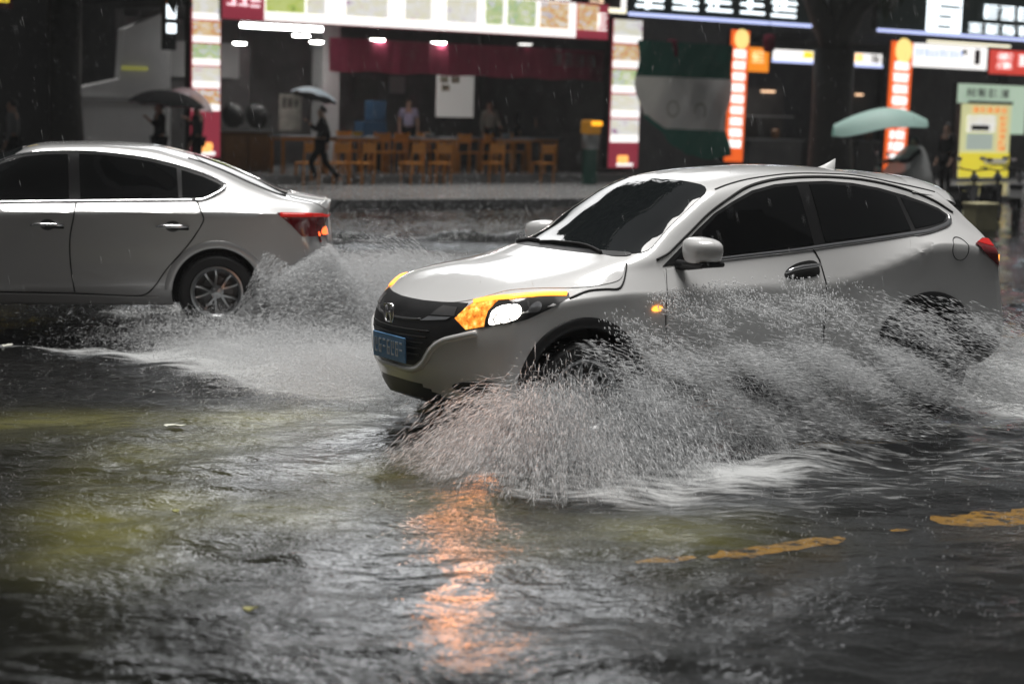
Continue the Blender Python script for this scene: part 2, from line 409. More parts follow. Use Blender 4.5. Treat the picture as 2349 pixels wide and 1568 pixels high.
suv_tab = [
 (0,    .28, .70, .80,.36, .84,.52, .82,.70, .76,.775, .62,.80, .50,.81, .28,.825, .83),
 (.12,  .22, .74, .83,.34, .87,.55, .855,.77, .80,.845, .66,.87, .52,.88, .28,.89, .895),
 (.4,   .20, .76, .845,.34, .88,.58, .87,.83, .81,.91, .68,.955, .53,.98, .29,1.0, 1.007),
 (.9,   .19, .76, .85,.34, .886,.60, .882,.895, .84,.965, .72,1.02, .56,1.05, .30,1.078, 1.087),
 (1.15, .19, .76, .85,.34, .886,.60, .882,.90, .838,1.01, .745,1.068, .63,1.10, .34,1.14, 1.155),
 (1.35, .19, .76, .85,.34, .886,.60, .88,.888, .835,1.03, .77,1.095, .70,1.145, .385,1.228, 1.253),
 (1.6,  .19, .76, .85,.34, .886,.60, .88,.88, .835,1.045, .745,1.20, .672,1.297, .38,1.37, 1.392),
 (1.95, .19, .76, .85,.34, .886,.60, .88,.885, .835,1.06, .682,1.38, .602,1.48, .34,1.548, 1.565),
 (2.3,  .19, .76, .85,.34, .886,.60, .88,.875, .835,1.075, .63,1.485, .56,1.54, .31,1.588, 1.602),
 (2.6,  .19, .76, .85,.34, .886,.60, .88,.872, .833,1.09, .61,1.512, .55,1.558, .30,1.596, 1.61),
 (3.0,  .19, .76, .85,.34, .886,.62, .88,.94, .832,1.115, .60,1.49, .54,1.542, .30,1.58, 1.593),
 (3.3,  .20, .76, .85,.35, .888,.64, .882,1.03, .838,1.135, .605,1.43, .54,1.50, .30,1.548, 1.563),
 (3.55, .21, .76, .85,.36, .89,.66, .88,1.09, .835,1.165, .625,1.365, .553,1.462, .31,1.532, 1.552),
 (3.8,  .22, .76, .85,.37, .89,.66, .875,1.07, .82,1.17, .652,1.322, .57,1.425, .315,1.512, 1.536),
 (4.05, .24, .75, .85,.38, .885,.65, .86,1.02, .80,1.12, .695,1.235, .60,1.375, .32,1.482, 1.51),
 (4.29, .26, .74, .85,.39, .88,.63, .85,.98, .77,1.08, .70,1.16, .62,1.31, .33,1.44, 1.472)]
sed_tab = [
 (0,    .28, .70, .80,.36, .83,.50, .80,.62, .74,.68, .60,.71, .48,.72, .26,.73, .735),
 (.15,  .20, .74, .82,.34, .86,.52, .84,.70, .78,.76, .64,.79, .50,.80, .28,.81, .815),
 (.6,   .19, .76, .84,.34, .878,.55, .865,.82, .80,.875, .66,.90, .52,.915, .30,.93, .935),
 (1.1,  .19, .77, .85,.34, .88,.56, .875,.93, .82,.975, .70,1.0, .58,1.02, .32,1.04, 1.05),
 (1.4,  .19, .77, .85,.34, .88,.56, .875,.945, .825,1.0, .72,1.06, .63,1.09, .36,1.15, 1.17),
 (1.8,  .19, .77, .85,.34, .88,.56, .875,.945, .825,1.03, .67,1.27, .60,1.33, .35,1.385, 1.40),
 (2.15, .19, .77, .85,.34, .88,.56, .875,.95, .825,1.035, .625,1.42, .56,1.465, .31,1.49, 1.497),
 (2.6,  .19, .77, .85,.34, .88,.56, .875,.957, .825,1.045, .61,1.445, .545,1.483, .30,1.505, 1.512),
 (3.0,  .19, .77, .85,.34, .88,.56, .875,.962, .825,1.055, .60,1.40, .535,1.45, .30,1.49, 1.50),
 (3.3,  .19, .77, .85,.34, .88,.57, .875,.966, .822,1.06, .605,1.33, .53,1.385, .30,1.43, 1.445),
 (3.6,  .20, .77, .85,.34, .88,.58, .87,.966, .81,1.06, .64,1.21, .55,1.28, .31,1.335, 1.355),
 (3.9,  .22, .76, .85,.35, .875,.58, .862,.966, .79,1.04, .68,1.10, .58,1.16, .33,1.22, 1.24),
 (4.2,  .24, .75, .845,.36, .865,.58, .85,.964, .77,1.02, .68,1.06, .58,1.085, .33,1.11, 1.12),
 (4.45, .26, .74, .835,.37, .855,.58, .83,.962, .75,1.01, .66,1.04, .56,1.055, .32,1.07, 1.078),
 (4.615,.28, .72, .82,.38, .84,.57, .81,.955, .73,.995, .64,1.02, .55,1.035, .31,1.045, 1.05)]
def crisp(tab):
    # sharper shoulder: the panel above leans in, the one below tucks under
    o = []
    for r in tab:
        r = list(r)
        if .5 < r[0] < 4.4: r[5] -= .016; r[7] += .014; r[9] -= .032
        o.append(tuple(r))
    return o
suv_tab, sed_tab = crisp(suv_tab), crisp(sed_tab)
def suv_lower(s, z, y):
    if s < .9: return z < (.385 if y < .25 else max(.285, .385 - (y - .25) * .33))
    if s > 3.6: return z < .50
    return z < .34
def sed_lower(s, z, y): return z < .2
suv = Car('suv_car', suv_tab, 4.29, [(.15,.14),(.3,.05),(.5,.0),(.65,.0),(.8,.04),(.9,.10),(1.2,.12)],
          [(.2,-.25),(.3,-.06),(.5,0),(.65,-.02),(.9,-.07),(1.09,-.10),(1.25,-.25),(1.4,-.38),(1.7,-.38)],
          (.38,.38), (.20,.30), M_white, [(.83,.335),(3.44,.335)], .385, SUV_MW, suv_lower)
sed = Car('sedan_car', sed_tab, 4.615, [(.15,.14),(.3,.05),(.5,.0),(.65,.02),(.8,.05),(1.2,.08)],
          [(.2,-.2),(.35,-.02),(.55,0),(.75,-.08),(.9,-.10),(1.0,-.07),(1.06,-.06),(1.5,-.06)],
          (.40,.40), (.20,.30), M_silver, [(.875,.31),(3.575,.31)], .372, SED_MW, sed_lower)
def mirror_y(p):
    """complete a half outline given from the middle line to the middle line (second coordinate mirrored for top, first for front)"""
    return p
def sym_top(h): return h + [(a, -b) for a, b in reversed(h) if abs(b) > 1e-6]
def sym_front(h): return h + [(-a, b) for a, b in reversed(h) if abs(a) > 1e-6]
M_amber = mat('amber_lamp_lit', (.8, .35, .05), .3, emit=(1, .36, .045), es=2.4)
M_amber2 = mat('amber_reflector_lit', (.8, .35, .05), .25, emit=(1, .20, .015), es=2.2, bump=(55, .6, .01))
def vary_emission(m, scale, lo, hi):
    nt = m.node_tree; b = nt.nodes['Principled BSDF']; tc = nt.nodes.new('ShaderNodeTexCoord'); n = nt.nodes.new('ShaderNodeTexNoise'); n.inputs['Scale'].default_value = scale; n.inputs['Detail'].default_value = 3
    r = nt.nodes.new('ShaderNodeMapRange'); r.inputs[1].default_value = .38; r.inputs[2].default_value = .66; r.inputs[3].default_value = lo; r.inputs[4].default_value = hi
    nt.links.new(tc.outputs['Object'], n.inputs['Vector']); nt.links.new(n.outputs['Fac'], r.inputs[0]); nt.links.new(r.outputs[0], b.inputs['Emission Strength'])
def amber_ramp(m, scale):
    nt = m.node_tree; b = nt.nodes['Principled BSDF']; tc = nt.nodes.new('ShaderNodeTexCoord'); n = nt.nodes.new('ShaderNodeTexNoise'); n.inputs['Scale'].default_value = scale; n.inputs['Detail'].default_value = 4
    cr = nt.nodes.new('ShaderNodeValToRGB'); e = cr.color_ramp; e.elements[0].position = .30; e.elements[0].color = (.40, .09, .008, 1); e.elements[1].position = .72; e.elements[1].color = (1, .80, .33, 1)
    for p_, c_ in ((.44, (.85, .26, .03)), (.55, (1, .42, .06)), (.63, (1, .62, .13))): x = e.elements.new(p_); x.color = (*c_, 1)
    nt.links.new(tc.outputs['Object'], n.inputs['Vector']); nt.links.new(n.outputs['Fac'], cr.inputs[0]); nt.links.new(cr.outputs[0], b.inputs['Emission Color']); b.inputs['Emission Strength'].default_value = 1.05; nt.links.new(cr.outputs[0], b.inputs['Base Color'])
amber_ramp(M_amber2, 30)
M_beam = mat('headlamp_lit', (.9, .9, .9), .2, emit=(1, .95, .86), es=16)
vary_emission(M_beam, 38, .35, 14)
M_housing = mat('lamp_housing', (.04, .04, .04), .12, coat=1)
M_red = mat('red_lamp_lens', (.20, .008, .012), .08, coat=1)
M_redlit = mat('red_lamp_lit', (.4, .01, .01), .2, emit=(1, .03, .02), es=.25)
M_brake = mat('brake_lamp_lit', (.8, .1, .03), .2, emit=(1, .13, .03), es=2.6)
M_plate = mat('number_plate_blue', (.11, .27, .50), .4, var=(30, .3))
M_platew = mat('number_plate_characters', (.62, .66, .72), .5)
M_grey = mat('grey_grille_panel', (.07, .07, .072), .35)

def dress_suv(c):
    r = c.root
    tag(r, 'white crossover car ploughing through the flood water with its headlight on', 'car')
    # bonnet and windscreen
    c.patch('bonnet', sym_top([(.122, 0), (.128, .17), (.156, .35), (.205, .48), (.265, .57), (.36, .66), (.52, .745), (.743, .80), (.90, .825), (1.05, .832), (1.12, .825), (1.165, .79), (1.20, .74), (1.165, .60), (1.105, .43), (1.05, .10), (1.045, 0)]), 'top', M_white, off=.004, step=.04)
    for sg in (1, -1):
        c.strip('panel_gap', [(.743, .899), (.881, .932), (.996, .937), (1.082, .937), (1.123, .964), (1.172, 1.025), (1.20, 1.07)], 'side', .008, M_gap, sg=sg)
    ws = c.patch('windscreen', sym_top([(1.075, 0), (1.10, .25), (1.135, .43), (1.19, .60), (1.265, .69), (1.36, .735), (1.484, .695), (1.632, .66), (1.777, .63), (1.93, .578), (1.885, .354), (1.865, .1), (1.862, 0)]), 'top', M_shield, off=.004, step=.045)
    c.patch('cowl', sym_top([(1.045, 0), (1.06, .25), (1.10, .43), (1.165, .61), (1.235, .70), (1.29, .70), (1.225, .60), (1.155, .43), (1.11, .25), (1.10, 0)]), 'top', M_trim, off=.006, step=.03)
    c.strip('wiper', [(1.15, .55), (1.16, .35), (1.13, .05), (1.11, -.15)], 'top', .016, M_gap, off=.014, h=.012)
    c.strip('wiper', [(1.14, -.52), (1.15, -.35), (1.13, -.20)], 'top', .016, M_gap, off=.014, h=.012)
    # front
    g = c.patch('grille', sym_front([(0, .478), (.257, .486), (.32, .523), (.383, .602), (.439, .649), (.513, .675), (.60, .705), (.645, .722), (.60, .76), (.565, .80), (.575, .845), (.57, .872), (.485, .870), (.349, .863), (.169, .858), (0, .858)]), 'front', M_trim, off=.006, step=.03, curve=False)
    for k in range(5): c.strip('grille_bar', [(-.40 + k * .02, .70 - k * .036), (0, .693 - k * .036), (.40 - k * .02, .70 - k * .036)], 'front', .012, M_gap, g, off=.008, h=.006, curve=False)
    for sg in (1, -1):
        c.patch('chrome_wing', [(sg * .30, .755), (sg * .36, .785), (sg * .53, .792), (sg * .50, .775)], 'front', M_chrome, g, off=.012, curve=False, step=.02)
        c.patch('grey_panel', [(sg * .37, .795), (sg * .41, .848), (sg * .53, .846), (sg * .545, .80)], 'front', M_grey, g, off=.009, curve=False, step=.02)
    c.strip('bumper_ridge', [(-.70, .712), (-.60, .683), (-.50, .650), (-.425, .597), (-.36, .515), (-.28, .465), (0, .455), (.28, .465), (.36, .515), (.425, .597), (.50, .650), (.60, .683), (.70, .712)], 'front', .036, M_white, off=.004, h=.016)
    c.strip('chrome_bar', [(-.30, .762), (-.1, .752), (.1, .752), (.30, .762)], 'front', .014, M_grey, g, off=.01)
    # letter emblem in a rounded frame
    e = MB(); z0 = .782; X = .028
    fr = [(.058, .052), (.066, .03), (.062, -.03), (.045, -.054), (-.045, -.054), (-.062, -.03), (-.066, .03), (-.058, .052)]
    e.tube([(X, a, z0 + b) for a, b in fr + fr[:1]], .006, 6)
    e.tube([(X, .04, z0 + .045), (X, .028, z0 + .005), (X, .032, z0 - .045)], .008, 6); e.tube([(X, -.04, z0 + .045), (X, -.028, z0 + .005), (X, -.032, z0 - .045)], .008, 6)
    e.tube([(X, -.03, z0), (X, .03, z0)], .008, 6); e.build('emblem', M_chrome, g, smooth=True)
    p = MB(); p.box((.03, 0, .572), (.012, .47, .155), bev=.005); pl = p.build('number_plate', M_plate, r)
    for k in range(7):
        q = MB()
        y = -.185 + k * .0617
        for dy, dz, wy, wz in ((0, .038, .034, .011), (0, -.002, .034, .010), (0, -.04, .034, .011), (-.014, .0, .009, .085), (.014, (-.02 if k % 2 else .02), .009, .045)):
            if (k * 3 + int(dz * 1000)) % 4: q.box((.0375, -y + dy, .572 + dz), (.004, wy, wz))
        q.build('plate_character', M_platew, pl)
    for sg in (1, -1):
        H = [(.432, .788), (.499, .849), (.557, .887), (.663, .912), (.819, .927), (.967, .932), (1.099, .927), (1.106, .905), (1.021, .856), (.879, .795), (.782, .774), (.635, .749), (.507, .722)]
        h = c.patch('headlight', H, 'diag', M_housing, off=.003, sg=sg, step=.03, curve=False)
        c.patch('turn_signal', [(.44, .788), (.505, .849), (.56, .882), (.70, .898), (.645, .84), (.63, .79), (.625, .752), (.512, .728)], 'diag', M_amber2, h, off=.006, sg=sg, step=.02, curve=False)
        c.patch('headlight_bulb', [(.65, .80), (.685, .855), (.75, .876), (.83, .882), (.85, .83), (.80, .788), (.70, .768), (.655, .76)], 'diag', M_beam, h, off=.008, sg=sg, step=.02, bulge=.012)
        c.strip('light_strip', [(.55, .882), (.663, .906), (.819, .922), (.967, .927), (1.09, .922)], 'diag', .018, M_amber, h, off=.006, sg=sg, h=.008)
        m = c.patch('reflector', [(.87, .835), (.90, .88), (.94, .895), (.96, .86), (.93, .83)], 'diag', M_chrome, h, off=.006, sg=sg, step=.02)
        c.patch('fog_light_recess', [(.40, .392), (.502, .425), (.70, .438), (.72, .37), (.60, .345), (.46, .35)], 'diag', M_trim, off=.005, sg=sg, step=.03)
        c.patch('side_repeater', [(1.295, .80), (1.315, .822), (1.365, .818), (1.375, .80), (1.35, .788), (1.31, .788)], 'side', M_amber, off=.010, sg=sg, step=.015)
        # side glass
        D = [(1.43, 1.045), (1.613, 1.172), (1.724, 1.251), (1.875, 1.345), (2.021, 1.408), (2.197, 1.472), (2.383, 1.504), (2.592, 1.513), (2.808, 1.512), (3.02, 1.492), (3.234, 1.454), (3.454, 1.398), (3.59, 1.35), (3.69, 1.307), (3.745, 1.26), (3.745, 1.235), (3.69, 1.208), (3.571, 1.184), (3.469, 1.168), (3.271, 1.153), (2.988, 1.133), (2.709, 1.116), (2.435, 1.097), (2.169, 1.085), (1.9, 1.07), (1.65, 1.055)]
        c.patch('window_frame', D, 'side', M_trim, off=.003, sg=sg, step=.035, curve=False)
        c.patch('side_window', [(1.72, 1.085), (1.76, 1.245), (1.89, 1.332), (2.03, 1.392), (2.2, 1.452), (2.38, 1.484), (2.55, 1.49), (2.57, 1.128), (2.435, 1.12), (2.1, 1.10)], 'side', M_glass, off=.007, sg=sg, curve=False)
        c.patch('side_window', [(1.52, 1.075), (1.63, 1.16), (1.72, 1.222), (1.69, 1.085)], 'side', M_glass, off=.007, sg=sg, curve=False)
        c.patch('side_window', [(2.66, 1.135), (2.65, 1.492), (2.81, 1.490), (3.01, 1.471), (3.22, 1.434), (3.36, 1.396), (3.36, 1.18), (3.0, 1.157)], 'side', M_glass, off=.007, sg=sg, curve=False)
        c.patch('side_window', [(3.40, 1.19), (3.40, 1.385), (3.58, 1.33), (3.68, 1.285), (3.715, 1.25), (3.66, 1.222), (3.55, 1.205)], 'side', M_glass, off=.007, sg=sg, curve=False)
        c.strip('chrome_strip', [(1.80, 1.066), (2.169, 1.083), (2.435, 1.095), (2.709, 1.114), (2.988, 1.131), (3.271, 1.151), (3.469, 1.166), (3.571, 1.182), (3.69, 1.208), (3.735, 1.232), (3.745, 1.256)], 'side', .022, M_chrome, off=.009, sg=sg)
        c.strip('roof_gutter', [(1.40, 1.085), (1.49, 1.120), (1.56, 1.165), (1.683, 1.246), (1.835, 1.345), (1.997, 1.424), (2.175, 1.493), (2.397, 1.532), (2.608, 1.542), (2.895, 1.533), (3.18, 1.502), (3.478, 1.437), (3.681, 1.356), (3.80, 1.275)], 'side', .013, M_gap, off=.003, sg=sg)
        c.strip('roof_ditch', [(1.95, sg * .592), (2.04, sg * .575), (2.23, sg * .548), (2.5, sg * .535), (3.0, sg * .525), (3.5, sg * .535), (3.75, sg * .55)], 'top', .012, M_gap, off=.001)
        # doors
        fd = c.patch('front_door', [(1.43, 1.02), (1.60, 1.045), (2.1, 1.066), (2.54, 1.092), (2.575, 1.03), (2.585, .85), (2.585, .37), (1.62, .36), (1.50, .42), (1.42, .60), (1.40, .85)], 'side', M_white, off=.004, sg=sg, step=.03, curve=False)
        rd = c.patch('rear_door', [(2.565, 1.094), (2.99, 1.12), (3.36, 1.145), (3.47, 1.10), (3.40, .98), (3.18, .80), (3.03, .55), (2.97, .37), (2.60, .37), (2.60, .85), (2.59, 1.03)], 'side', M_white, off=.004, sg=sg, step=.03, curve=False)
        c.strip('panel_gap', [(2.555, 1.10), (2.582, 1.03), (2.592, .85), (2.592, .36)], 'side', .005, M_gap, sg=sg, off=.003)
        c.strip('panel_gap', [(1.45, 1.03), (1.40, .85), (1.42, .60), (1.50, .42)], 'side', .004, M_grey, sg=sg, off=.003)
        c.patch('recess_shade', [(2.28, .935), (2.30, .975), (2.40, 1.02), (2.565, 1.035), (2.57, .94), (2.50, .925), (2.36, .915)], 'side', M_gap, fd, off=.0055, sg=sg, step=.02)  # black patch paints in the shade of the handle hollow
        hb = MB(); pts = []
        for s_, z_ in ((2.285, .955), (2.34, .972), (2.42, .983), (2.50, .988), (2.565, .992)):
            h_, n_ = c.hit(s_, z_, 'side', sg); pts.append(h_ + n_ * .03)
        hb.tube(pts, [.006, .012, .014, .014, .010], 8); hb.build('door_handle', M_chrome, fd, smooth=True)
        fc = [(3.69 + .07 * math.cos(t * PI / 10), 1.05 + .075 * math.sin(t * PI / 10)) for t in range(20)]
        if sg == 1: c.strip('fuel_cap', fc + fc[:2], 'side', .005, M_grey, off=.0015, h=.002)
        # tail lamp
        tl = c.patch('tail_lamp', [(3.83, 1.074), (3.95, 1.10), (4.02, 1.095), (4.06, 1.02), (4.095, .89), (4.05, .905), (3.94, .985)], 'side', M_red, off=.012, sg=sg, step=.02, curve=False)
        c.patch('brake_light', [(3.86, 1.082), (3.95, 1.096), (4.015, 1.09), (4.035, 1.04), (3.96, 1.055)], 'side', M_redlit, tl, off=.015, sg=sg, step=.02, curve=False)
        c.patch('turn_signal', [(4.03, .995), (4.065, .99), (4.088, .93), (4.06, .93)], 'side', M_amber, tl, off=.016, sg=sg, step=.012, curve=False)
        arch_trim(c, 'wheel_arch_trim', .83, .335, .385, .45, sg, M_trim); arch_trim(c, 'wheel_arch_trim', 3.44, .335, .385, .45, sg, M_trim)
        # mirror
        mr = MB(); cx, cy, cz = -1.585, sg * 1.0, 1.145
        vs = []; fs = []; nu, nv = 16, 12
        for i in range(nv + 1):
            a = -PI / 2 + PI * i / nv
            for j in range(nu):
                b = 2 * PI * j / nu; f = lambda t: math.copysign(abs(t) ** .62, t)
                vx = f(math.cos(a)) * f(math.cos(b)); vy = f(math.cos(a)) * f(math.sin(b)); vz = f(math.sin(a))
                ky = 1 - .18 * vx; taper = 1 - .22 * max(0, -vz) * .8
                vs.append((cx + vx * .105 * (1 if vx > 0 else .8), cy + vy * .135 * ky * taper, cz + vz * .082 * (1 + .12 * (-sg * vy if vz > 0 else 0))))
        for i in range(nv):
            for j in range(nu): fs.append((i * nu + j, i * nu + (j + 1) % nu, (i + 1) * nu + (j + 1) % nu, (i + 1) * nu + j))
        mr.add(vs, fs); mm = mr.build('wing_mirror', M_white, r, smooth=True)
        b_ = MB(); b_.box((-1.59, sg * 1.0, 1.066), (.17, .22, .03), bev=.012); b_.tube([(-1.60, sg * .97, 1.065), (-1.565, sg * .88, 1.05), (-1.54, sg * .80, 1.05)], [.03, .028, .035], 8)
        b_.build('mirror_base', M_trim, mm, smooth=True)
        wheel(c, .83, .31, sg, .335, .222, .215, 5, .79); wheel(c, 3.44, .275, sg, .335, .222, .215, 5, .79)
    # spoiler, aerial fin
    s_ = MB(); vs = []; ys = np.linspace(-.60, .60, 17); sec = [(3.62, .003), (3.78, .014), (3.95, .012), (3.995, -.004), (3.98, -.03), (3.86, -.06)]
    for y in ys:
        e_ = (abs(y) / .60) ** 4
        for k, (s0, dz) in enumerate(sec):
            h_, n_ = c.hit(min(s0, 3.74), y * .96, 'top'); base = h_.z - max(0, s0 - 3.74) * .26
            vs.append((-(s0 - .10 * e_), y, base + dz * (1 - .5 * e_)))
    fs = [(i * 6 + k, i * 6 + k + 1, i * 6 + 7 + k, i * 6 + 6 + k) for i in range(16) for k in range(5)]
    s_.add(vs, fs); s_.build('roof_spoiler', M_white, r, smooth=True)
    f_ = MB(); z = c.hit(3.26, 0, 'top')[0].z; vs = []
    for i in range(8):
        u = i / 7; s0 = 3.17 + .16 * u; top = .075 * u ** 1.3 if u < .999 else .075; wdt = .028 * math.sin(PI * (.18 + .7 * u))
        zb = c.hit(s0, 0, 'top')[0].z - .004
        vs += [(-s0, wdt, zb), (-s0 - .012 * u, wdt * .25, zb + top), (-s0 - .012 * u, -wdt * .25, zb + top), (-s0, -wdt, zb)]
    fs = [(i * 4 + k, i * 4 + k + 1, i * 4 + 5 + k, i * 4 + 4 + k) for i in range(7) for k in range(3)] + [(28, 29, 30, 31), (0, 1, 2, 3)]
    f_.add(vs, fs); f_.build('aerial_fin', M_white, r, smooth=True)
    c.patch('rear_bumper', [(-.80, .30), (-.82, .50), (.82, .50), (.80, .30)], 'rear', M_trim, off=.01, step=.05, curve=False)
    c.patch('rear_window', [(-.52, 1.10), (-.47, 1.36), (.47, 1.36), (.52, 1.10)], 'rear', M_glass, off=.006, step=.05)

def dress_sedan(c):
    r = c.root
    tag(r, 'silver saloon car driving left with its tail wreathed in spray', 'car')
    M = M_silver
    c.patch('bonnet', sym_top([(.12, 0), (.15, .45), (.3, .66), (.7, .76), (1.05, .78), (1.2, .70), (1.1, .4), (1.06, 0)]), 'top', M, off=.004, step=.05)
    c.patch('windscreen', sym_top([(1.12, 0), (1.17, .4), (1.3, .66), (1.62, .64), (2.0, .55), (1.96, .3), (1.95, 0)]), 'top', M_shield, off=.004, step=.05)
    c.patch('grille', sym_front([(0, .45), (.4, .46), (.5, .6), (.3, .68), (0, .68)]), 'front', M_trim, off=.006, step=.04)
    gl = c.patch('rear_window', sym_top([(3.37, 0), (3.385, .25), (3.42, .425), (3.65, .45), (3.90, .48), (4.13, .51), (4.17, .40), (4.19, 0)]), 'top', M_glass, off=.005, step=.045)
    bt = c.patch('boot_lid', sym_top([(4.215, 0), (4.20, .40), (4.17, .55), (4.28, .585), (4.40, .63), (4.47, .60), (4.52, .40), (4.535, 0)]), 'top', M, off=.006, step=.04)
    c.strip('boot_lip', [(4.47, -.56), (4.525, -.36), (4.54, 0), (4.525, .36), (4.47, .56)], 'top', .07, M, bt, off=.004, h=.007)
    for sg in (1, -1):
        c.strip('window_seal', [(3.33, sg * .46), (3.42, sg * .455), (3.65, sg * .475), (3.90, sg * .505), (4.15, sg * .545)], 'top', .020, M_gap, off=.004)
        c.patch('headlight', [(.33, .62), (.45, .70), (.8, .77), (.95, .78), (.75, .69), (.5, .61)], 'diag', M_housing, off=.004, sg=sg, step=.03)
        D = [(1.36, 1.0), (1.55, 1.16), (1.69, 1.27), (1.82, 1.345), (2.0, 1.402), (2.18, 1.428), (2.504, 1.437), (2.784, 1.417), (3.029, 1.385), (3.275, 1.327), (3.461, 1.268), (3.585, 1.215), (3.643, 1.182), (3.635, 1.156), (3.561, 1.108), (3.463, 1.066), (3.389, 1.062), (2.915, 1.052), (2.438, 1.040), (1.836, 1.022)]
        c.patch('window_frame', D, 'side', M_trim, off=.003, sg=sg, curve=False)
        c.patch('side_window', [(1.60, 1.04), (1.62, 1.19), (1.83, 1.325), (2.0, 1.384), (2.18, 1.410), (2.36, 1.415), (2.38, 1.055), (1.9, 1.042)], 'side', M_glass, off=.006, sg=sg, curve=False)
        c.patch('side_window', [(2.47, 1.058), (2.45, 1.418), (2.62, 1.415), (2.78, 1.400), (3.02, 1.368), (3.24, 1.315), (3.26, 1.08), (2.9, 1.068)], 'side', M_glass, off=.006, sg=sg, curve=False)
        c.patch('side_window', [(3.29, 1.082), (3.28, 1.302), (3.45, 1.25), (3.57, 1.20), (3.61, 1.178), (3.55, 1.125), (3.46, 1.086)], 'side', M_glass, off=.006, sg=sg, curve=False)
        c.strip('chrome_strip', [(1.38, 1.0), (1.836, 1.020), (2.438, 1.038), (2.915, 1.050), (3.389, 1.061)], 'side', .018, M_chrome, off=.008, sg=sg)
        c.strip('chrome_strip', [(3.389, 1.061), (3.463, 1.068), (3.561, 1.112), (3.632, 1.158), (3.640, 1.18)], 'side', .020, M_chrome, off=.008, sg=sg)
        c.strip('chrome_strip', [(1.55, 1.168), (1.69, 1.278), (1.82, 1.353), (2.0, 1.410), (2.18, 1.436), (2.504, 1.445), (2.784, 1.425), (3.029, 1.393), (3.275, 1.335), (3.461, 1.276), (3.585, 1.223), (3.645, 1.187)], 'side', .010, M_chrome, off=.006, sg=sg)
        fd = c.patch('front_door', [(1.20, .97), (1.45, 1.005), (1.836, 1.016), (2.428, 1.032), (2.415, .924), (2.386, .765), (2.381, .642), (2.388, .505), (2.404, .38), (2.414, .305), (1.35, .31), (1.25, .40), (1.21, .6)], 'side', M, off=.003, sg=sg, step=.035, curve=False)
        rd = c.patch('rear_door', [(2.446, 1.033), (2.915, 1.045), (3.385, 1.058), (3.402, 1.05), (3.432, .988), (3.458, .914), (3.433, .856), (3.335, .706), (3.152, .492), (3.066, .364), (3.004, .299), (2.955, .28), (2.434, .300), (2.420, .38), (2.404, .505), (2.396, .642), (2.401, .765), (2.431, .924)], 'side', M, off=.003, sg=sg, step=.035, curve=False)
        c.strip('panel_gap', [(2.438, 1.034), (2.423, .924), (2.393, .765), (2.388, .642), (2.396, .505), (2.412, .38), (2.424, .30)], 'side', .010, M_gap, sg=sg, off=.002)
        c.strip('panel_gap', [(3.392, 1.062), (3.412, 1.05), (3.439, .988), (3.466, .914), (3.440, .852), (3.342, .702), (3.159, .488), (3.073, .36), (3.011, .295), (2.961, .274), (2.85, .27), (2.424, .288), (1.83, .296), (1.35, .30)], 'side', .010, M_gap, sg=sg, off=.002)
        c.strip('sill_trim', [(1.3, .285), (2.43, .276), (2.9, .262), (3.1, .262)], 'side', .014, M_chrome if False else M, off=.006, h=.01, sg=sg)
        for d_, a in ((fd, 2.06), (rd, 3.06)):
            cc = [(a + .155 + .062 * math.cos(t * PI / 8), .852 + .046 * math.sin(t * PI / 8)) for t in range(16)]
            c.patch('recess_shade', cc, 'side', M_grey, d_, off=.0045, sg=sg, step=.02, curve=False)  # grey patch stands for the shadow behind the handle
            pts = []
            for u, z_ in ((.02, .848), (.06, .855), (.14, .857), (.22, .855), (.285, .850)):
                h_, n_ = c.hit(a + u, z_, 'side', sg); pts.append(h_ + n_ * (.016 + .026 * math.sin(PI * min(1, u / .30 + .05))))
            hb = MB(); hb.tube(pts, [.006, .013, .015, .015, .011], 10); hb.build('door_handle', M_chrome, d_, smooth=True)
            pts2 = [p - Vector((0, 0, .018)) for p in pts[2:]]
            hb = MB(); hb.tube(pts2, [.008, .012, .010], 8); hb.build('handle_grip', M_gap, d_, smooth=True)
        tl = c.patch('tail_lamp', [(4.065, .968), (4.25, .966), (4.44, .962), (4.52, .94), (4.535, .89), (4.535, .765), (4.40, .775), (4.268, .782), (4.18, .873)], 'side', M_red, off=.010, sg=sg, step=.025, curve=False)
        c.strip('light_strip', [(4.09, .955), (4.25, .953), (4.44, .949), (4.52, .925)], 'side', .022, M_redlit, tl, off=.014, sg=sg)
        c.patch('brake_light', [(4.44, .845), (4.53, .845), (4.53, .775), (4.43, .78)], 'side', M_brake, tl, off=.015, sg=sg, step=.02)
        c.patch('tail_lamp', [(sg * .50, .80), (sg * .48, .93), (sg * .76, .93), (sg * .76, .78)], 'rear', M_red, off=.012, step=.03)
        wheel(c, .875, .31, sg, .316, .212, .205, 5, .785); wheel(c, 3.575, .31, sg, .316, .212, .205, 5, .785)
        arch_trim(c, 'wheel_arch_lip', 3.575, .31, .368, .43, sg, M, 2, 178, out=.008); arch_trim(c, 'wheel_arch_lip', .875, .31, .368, .43, sg, M, 2, 178, out=.008)
        mr = MB(); mr.box((-1.48, sg * .97, 1.07), (.14, .20, .13), bev=.045); mr.tube([(-1.48, sg * .88, 1.03), (-1.47, sg * .80, 1.02)], .03, 8); mr.build('wing_mirror', M, r, smooth=True)
dress_suv(suv); dress_sedan(sed)
